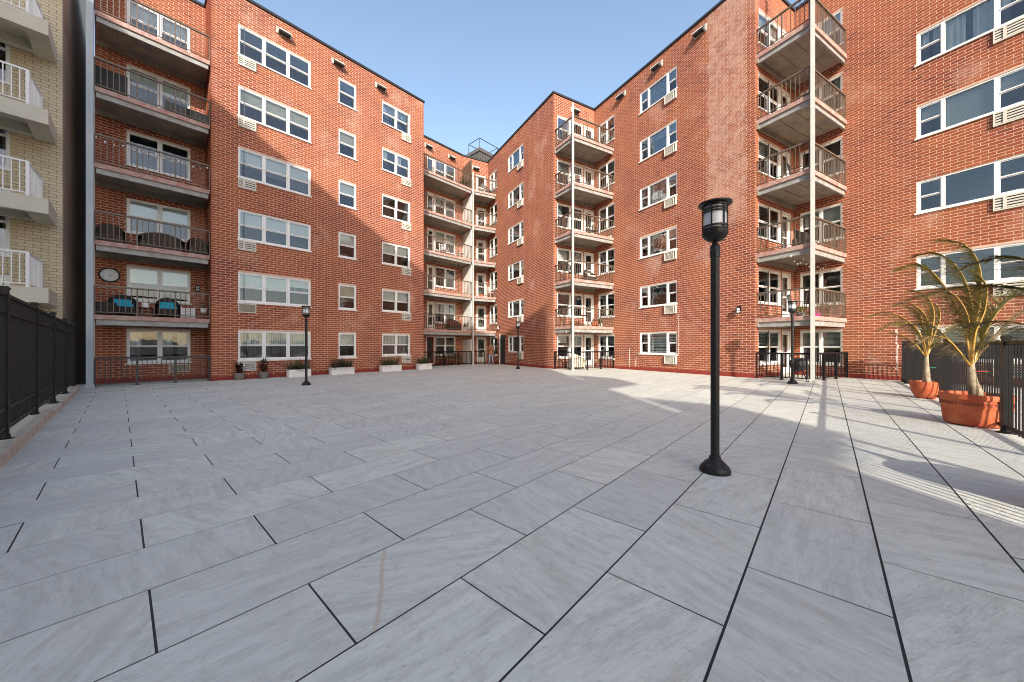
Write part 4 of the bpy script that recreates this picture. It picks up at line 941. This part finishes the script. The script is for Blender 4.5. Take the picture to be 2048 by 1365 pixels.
solid('reed_screen', 'black screen at the left end of the fifth floor balcony', 'screen', MB().box(-.45,.45,-.01,.01,.05,.92), M_slot, A_(wREC, 222, 1.2, z5))
for k, u in enumerate((352, 392)): solid('planter_trough', ['long dark trough in the middle of the fifth floor balcony', 'long dark trough at the right end of the fifth floor balcony'][k], 'planter', MB().box(-.4,.4,-.14,-.12,0,.5).box(-.4,.4,.12,.14,0,.5).box(-.4,-.38,-.12,.12,0,.5).box(.38,.4,-.12,.12,0,.5).box(-.38,.38,-.12,.12,0,.4), M_dgrey, A_(wREC, u, 1.2, z5))
def string_lights(w_, xa, xb, out, z, label, n=14, sag=.16, per=4):
    e = empty('string_lights', w_.at(xa, out, z), label, 'string lights'); M = w_.at(xa, out, z); pts = []
    for k in range(n*2+1): t = k/(n*2); pts.append(((xb-xa)*t, 0, -sag*abs(math.sin(t*math.pi*per))))
    part('wire', MB().tube(pts, .006, 5).mesh('wire', M_slot), e, M); bm_ = cm('bulb', lambda: MB().lathe([(0,-.085),(.022,-.07),(.028,-.045),(.014,-.01),(.012,0)], 8).mesh('bulb', M_frost))
    for k in range(0, n*2+1, 2): part('bulb', bm_, e, M @ T(*pts[k]))
string_lights(wREC, .1, 3.1, 1.5, z4+.98, 'string of bulbs looped along the fourth floor railing at the far left', 14, .12, 4)
string_lights(wB2, .1, 3.1, 1.2, z3_-.30, 'string of small bulbs hanging under the third floor balcony slab at the right', 12, .25, 3)
string_lights(wD2, .1, 3.1, 1.1, z2-.30, 'string of small bulbs under the lowest slab of the middle balcony stack', 10, .12, 3)
string_lights(wC, .4, 5.2, 1.3, z4-.32, 'string of small bulbs below the fourth floor slab in the far corner', 12, .15, 3)
# far corner
slat_chair(A_(wC, 866, 1.0, .03, .4), 'black chair at the left end of the far corner terrace', M_slot); slat_chair(A_(wC, 880, 1.15, .03, 2.8), 'black chair nearest the railing of the far corner terrace', M_slot); slat_chair(A_(wC, 902, .9, .03, -.4), 'brown wooden chair right of the far terrace table', M_wood)
table(A_(wC, 890, .9, .03), 'black table with wooden chairs on the far corner terrace', M_wood, 1.2, .7, .74)
pot_plant(A_(wC, 914, .95, z2), 'white pot of red flowers and greenery on the lowest far corner balcony', M_wplas, M_spid, .17, .3, .55, 90); pot_plant(A_(wC, 922, 1.0, z2), 'tall white pot of arching leaves beside the partition on the lowest far corner balcony', M_wplas, M_palm, .15, .32, .7, 70)
armchair(A_(wC, 893, .8, z2), 'dark wicker seat on the lowest far corner balcony', M_wickb, M_red, 1.2); slat_chair(A_(wC, 862, .9, z2), 'dark chair at the left end of the lowest far corner balcony', M_slot)
slat_chair(A_(wC, 873, .9, z4), 'white chair on the fourth floor far corner balcony', M_wplas); table(A_(wC, 905, 1.0, z4), 'white table with bric-a-brac on the fourth floor far corner balcony', M_wplas, .7, .5, .5)
pot_plant(A_(wC, 912, 1.0, z6), 'green climber in a pot at the top far corner balcony', M_terra, M_spid, .15, .3, .9, 120, wd=.05)
slat_chair(A_(wC2, 968, .9, z6, .6), 'dark folding chair on the top balcony beside the door in the far corner', M_slot); slat_chair(A_(wC2, 970, 1.0, z3_, .4), 'white chair on the third floor balcony in the far corner', M_wplas)
pot_plant(A_(wC2, 964, 1.1, z5), 'pot of bright green plant on the fifth floor far corner balcony', M_terra, leaf_mat('bright_leaf', (.10,.20,.03), (.16,.26,.05), (.06,.10,.02)), .14, .25, .4, 70, wd=.04)
solid('plastic_tub', 'orange plastic tub on the third floor far corner balcony', 'tub', MB().lathe([(0,0),(.18,0),(.2,.2),(.22,.24),(.2,.24),(.17,.03),(0,.03)], 16), M_orange, A_(wC2, 952, 1.0, z3_))
# middle stack
armchair(A_(wD2, 1128, 1.1, .09), 'covered beige sofa on the middle corner terrace', M_beige, None, 1.0, name='sofa'); table(A_(wD2, 1158, 1.0, .09), 'beige bench table on the middle corner terrace', M_beige, .9, .5, .5)
slat_chair(A_(wD2, 1200, 1.3, .09, -.5), 'dark chair at the right of the middle corner terrace', M_slot)
pot_plant(A_(wD2, 1158, 1.4, z2), 'terracotta pot with green leaves behind the middle pole', M_terra, M_spid, .2, .3, .35, 60); pot_plant(A_(wD2, 1172, 1.3, z2), 'tall spiky plant on the lowest middle balcony', M_wplas, M_spid, .14, .2, .7, 40, wd=.04)
pot_plant(A_(wD2, 1215, 1.0, z2), 'terracotta pot at the right end of the lowest middle balcony', M_terra, M_spid, .2, .32, .2, 30); table(A_(wD2, 1143, .9, z2), 'dark table on the lowest middle balcony', M_slot, .8, .6, .7)
slat_chair(A_(wD2, 1122, 1.2, z3_, .5), 'dark slatted chair at the left of the third floor middle balcony', M_slot); armchair(A_(wD2, 1160, .8, z3_), 'round-backed dark seat on the third floor middle balcony', M_wickb, M_beige, .8); slat_chair(A_(wD2, 1205, 1.0, z3_, -.6), 'dark chair at the right of the third floor middle balcony', M_slot)
pot_plant(A_(wD2, 1190, 1.4, z4), 'low pot of pale green leaves on the fourth floor middle balcony', M_wplas, leaf_mat('mint_leaf', (.16,.32,.18), (.10,.22,.12), (.2,.35,.2)), .15, .2, .25, 50, wd=.05); slat_chair(A_(wD2, 1165, 1.0, z4, 3), 'dark chair in the middle of the fourth floor middle balcony', M_slot)
slat_chair(A_(wD2, 1195, 1.2, z5, 2.6), 'white chair on the fifth floor middle balcony', M_wplas); table(A_(wD2, 1125, 1.2, z5), 'white table at the left of the fifth floor middle balcony', M_wplas, .5, .5, .6)
slat_chair(A_(wD2, 1172, .9, z6, .3), 'dark chair on the top middle balcony', M_slot)
# right stack
def bbq(M, label):
    e = empty('barbecue', M, label, 'barbecue'); part('lid', MB().lathe([(.28,.55),(.30,.6),(.28,.75),(.16,.86),(0,.88)], 20).mesh('lid', M_slot), e, M); part('bowl', MB().lathe([(0,.34),(.18,.38),(.28,.54)], 20).mesh('bowl', M_slot), e, M)
    for k in range(3): part('leg', MB().bar((.12,0,.42),(.3,0,0),.025,.025).mesh('leg', M_slot), e, M @ RZ(k*2.09+.4))
bbq(A_(wB2, 1528, 1.2, .12), 'round black barbecue behind the railing of the right corner terrace'); slat_chair(A_(wB2, 1545, 1.0, .12, .3), 'black chair beside the barbecue on the right corner terrace', M_slot); table(A_(wB2, 1602, 1.0, .12), 'dark table on the right corner terrace near the white pole', M_slot, .7, .5, .6)
pot_plant(A_(wB2, 1524, 1.35, z2), 'pot of yellow-green spiky leaves at the left end of the lowest right balcony', M_greyp, leaf_mat('yellow_leaf', (.30,.30,.05), (.16,.2,.04), (.4,.38,.1)), .15, .18, .35, 70); solid('cushion_ball', 'magenta cushion ball on the lowest right balcony', 'cushion', MB().lathe([(0,0),(.12,.03),(.17,.12),(.15,.22),(.08,.28),(0,.29)], 18), M_magenta, A_(wB2, 1556, 1.3, z2))
slat_chair(A_(wB2, 1545, .9, z2, .6), 'dark folding chair on the lowest right balcony left of the magenta ball', M_slot); slat_chair(A_(wB2, 1592, 1.1, z2, -.3), 'wicker coloured chair on the lowest right balcony right of the magenta ball', M_wick)
solid('storage_box', 'blue plastic crate near the pole on the lowest right balcony', 'crate', MB().box(-.25,.25,-.18,.18,0,.02).box(-.25,.25,-.18,-.16,0,.22).box(-.25,.25,.16,.18,0,.22).box(-.25,-.23,-.16,.16,0,.22).box(.23,.25,-.16,.16,0,.22), M_blue, A_(wB2, 1645, 1.0, z2))
solid('storage_box', 'pale crate of odds and ends at the right end of the lowest right balcony', 'crate', MB().box(-.2,.2,-.15,.15,0,.02).box(-.2,.2,-.15,-.13,0,.18).box(-.2,.2,.13,.15,0,.18).box(-.2,-.18,-.13,.13,0,.18).box(.18,.2,-.13,.13,0,.18), M_wplas, A_(wB2, 1665, .6, z2))
pot_plant(A_(wB2, 1672, .3, z2), 'small pot of greenery at the right end of the lowest right balcony', M_turq, M_spid, .12, .16, .22, 40)
for k, (u, o_) in enumerate(((1535, 1.2), (1606, 1.3))): armchair(A_(wB2, u, o_, z3_, .2), ['brown boxy wicker seat at the left of the third floor right balcony', 'brown boxy wicker seat near the pole on the third floor right balcony'][k], M_wick, M_wood, .9)
slat_chair(A_(wB2, 1578, .8, z3_, .9), 'white chair at the back of the third floor right balcony', M_wplas)
slat_chair(A_(wB2, 1545, .9, z4, .2), 'dark chair on the fourth floor right balcony', M_slot)

# ------------------------------------------------------------------ the person by the far terrace
def person(M, label):
    e = empty('person', M, label, 'person')
    def skin(name, verts, edges, rad, m, root=0, sub=2):
        me = bpy.data.meshes.new(name); me.from_pydata(verts, edges, []); me.materials.append(m); o = part(name, me, e, M); bm = bmesh.new(); bm.from_mesh(me); ly = bm.verts.layers.skin.verify()
        for v, r in zip(bm.verts, rad): v[ly].radius = (r, r) if not isinstance(r, tuple) else r; v[ly].use_root = v.index == root
        bm.to_mesh(me); bm.free(); o.modifiers.new('skin', 'SKIN').use_smooth_shade = True; s_ = o.modifiers.new('sub', 'SUBSURF'); s_.levels = s_.render_levels = sub; return o
    skm = mat('skin', (.45,.26,.19), .55); jk = mat('tan_coat', (.36,.16,.075), .85, noise=(20, (.28,.12,.06), .3)); rs = mat('rust_scarf', (.38,.11,.06), .85); jn = mat('pale_jeans', (.24,.30,.38), .8); hr = mat('brown_hair', (.10,.055,.03), .6)
    # body: pelvis, spine, neck, head; arms raised to hold a phone; legs apart
    v = [(0,0,.86),(0,0,1.05),(0,.01,1.24),(0,0,1.34),(0,-.01,1.44),(0,-.02,1.53), (-.16,0,1.28),(-.25,-.05,1.06),(-.13,-.24,1.20),(-.08,-.29,1.24), (.16,0,1.28),(.24,-.05,1.06),(.09,-.24,1.20),(.05,-.29,1.25),
         (-.09,0,.80),(-.11,0,.46),(-.13,.02,.09),(-.13,-.10,.04), (.09,0,.80),(.12,-.02,.46),(.15,.01,.09),(.16,-.11,.04)]
    ed = [(0,1),(1,2),(2,3),(3,4),(4,5),(2,6),(6,7),(7,8),(8,9),(2,10),(10,11),(11,12),(12,13),(0,14),(14,15),(15,16),(16,17),(0,18),(18,19),(19,20),(20,21)]
    rd = [(.14,.10),(.12,.09),(.15,.10),.05,.07,.085,.06,.045,.032,.035,.06,.045,.032,.035,.085,.06,.04,.035,.085,.06,.04,.035]
    skin('body', v, ed, rd, skm)
    skin('coat', [(0,0,.74),(0,0,.9),(0,0,1.08),(0,.01,1.25),(0,0,1.33),(-.16,0,1.27),(-.25,-.05,1.06),(-.15,-.21,1.18),(.16,0,1.27),(.24,-.05,1.06),(.11,-.21,1.18)], [(0,1),(1,2),(2,3),(3,4),(3,5),(5,6),(6,7),(3,8),(8,9),(9,10)], [(.21,.16),(.19,.14),(.145,.11),(.17,.12),.07,.075,.06,.045,.075,.06,.045], jk)
    skin('scarf', [(-.05,-.04,1.30),(0,-.06,1.26),(.05,-.04,1.31),(-.04,-.09,1.12)], [(0,1),(1,2),(1,3)], [.07,.075,.07,.05], rs)
    for sx in (-1, 1): skin('trouser_leg', [(sx*.09,0,.82),(sx*.115,-.01,.46),(sx*.14,.015,.10)], [(0,1),(1,2)], [.095,.072,.062], jn)
    skin('hair', [(0,.02,1.56),(0,.05,1.50),(0,.06,1.38)], [(0,1),(1,2)], [.10,.09,.06], hr)
    for sx in (-1, 1):
        fm_ = MB()
        for k, (dx, dz, l) in enumerate(((-.02,.015,.055),(-.007,.02,.065),(.007,.02,.06),(.02,.013,.05))): fm_.tube([(0,0,0),(dx,-.02,dz),(dx*1.2,-.045,dz+.02),(dx,-.05,dz+.02+l*.4)], [.012,.010,.009,.007], 6)
        fm_.tube([(0,0,0),(-sx*.03,-.015,0),(-sx*.04,-.035,.015)], [.013,.011,.008], 6)
        part('hand', fm_.mesh('hand', skm), e, M @ T(-.08 if sx < 0 else .05, -.29, 1.245))
        part('shoe', MB().lathe([(0,0),(.05,0),(.055,.03),(.04,.07),(0,.08)], 12, Matrix.Diagonal((1, 2.3, 1, 1))).mesh('shoe', M_slot), e, M @ T(sx*.14, -.04, 0))
    f = MB(); f.tube([(0,-.105,1.545),(0,-.128,1.52),(0,-.108,1.508)], [.008,.014,.008], 6); f.box(-.025,.025,-.108,-.098,1.478,1.486)
    for sx in (-1, 1): f.lathe([(0,-.006),(.008,0),(0,.006)], 6, T(sx*.032, -.10, 1.55)); f.lathe([(0,-.02),(.012,0),(0,.02)], 6, T(sx*.092, -.01, 1.53))
    part('face', f.mesh('face', skm), e, M)
    return e
pp = G(982, 729.5); Mp = T(pp[0], pp[1], gz(*pp)) @ RZ(.1)
person(Mp, 'person in a tan coat and pale jeans holding up a phone at the far corner')
solid('phone', 'dark phone held up by the person in the far corner', 'phone', MB().box(-.036,.036,-.005,.005,0,.15), M_slot, Mp @ T(-.01, -.345, 1.24))
e = empty('shoulder_bag', Mp @ T(.27, .06, .7), 'black shoulder bag hanging at the side of the person in the far corner', 'bag'); part('bag_body', MB().box(-.06,.06,-.14,.14,0,.3).mesh('bag_body', M_slot), e, Mp @ T(.27,.06,.7)); part('strap', MB().tube([(-.0,-.1,.3),(-.08,-.02,.6),(-.0,.1,.3)], .01, 6).mesh('strap', M_slot), e, Mp @ T(.27,.06,.7))

# ------------------------------------------------------------------ the neighbouring block behind the photographer (it shades the court and shows in the panes)
NB_ = (6.0, -26.0); nd = nrm((-.872, .489)); ni = (-nd[1], nd[0])
e = empty('neighbour_block', T(NB_[0], NB_[1], 0), 'tall pale apartment block behind the photographer, seen only as reflection and shadow', 'building')
w1 = Wall(NB_, ad(NB_, nd, 34)); 
d_in = (-w1.inw[0], -w1.inw[1])
mb = MB(); q = [NB_, ad(NB_, nd, 34)]; b2 = [ad(q[1], (-.489, -.872), 14), ad(q[0], (-.2, -1), 14)]
mb.prism([q[0], b2[1], b2[0], q[1]], -.5, 27.0); part('wall', mb.mesh('wall', mat('pale_render', (.42,.36,.30), .85, noise=(.8, (.34,.29,.24), .3)), True), e, Matrix.Identity(4))
Mn = Matrix(((nd[0], .489, 0, NB_[0]), (nd[1], .872, 0, NB_[1]), (0,0,1,0), (0,0,0,1)))
for fl in range(9):
    for k in range(9):
        wz = 1.4+fl*2.9; part('window', cm('nw', lambda: MB().box(0,1.7,0,.04,0,1.4).mesh('window', M_white)), e, Mn @ T(1.6+k*3.6, .01, wz)); part('pane', cm('np', lambda: MB().box(.08,1.62,.04,.05,.08,1.32).mesh('pane', M_scr)), e, Mn @ T(1.6+k*3.6, .01, wz))
for hh in (15.3, 18.7):                          # corner balconies with solid parapets
    Mb = Matrix(((dL[0], bL[0], 0, 7.56), (dL[1], bL[1], 0, -26.2), (0,0,1,hh), (0,0,0,1)))
    mb = MB(); mb.box(-1.9, 0, 0, 2.0, 0, .2); mb.box(-1.9, 0, 0, .12, .2, 1.2); mb.box(-.12, 0, .12, 2.0, .2, 1.2)
    part('balcony', mb.mesh('balcony', M_creamc), e, Mb)
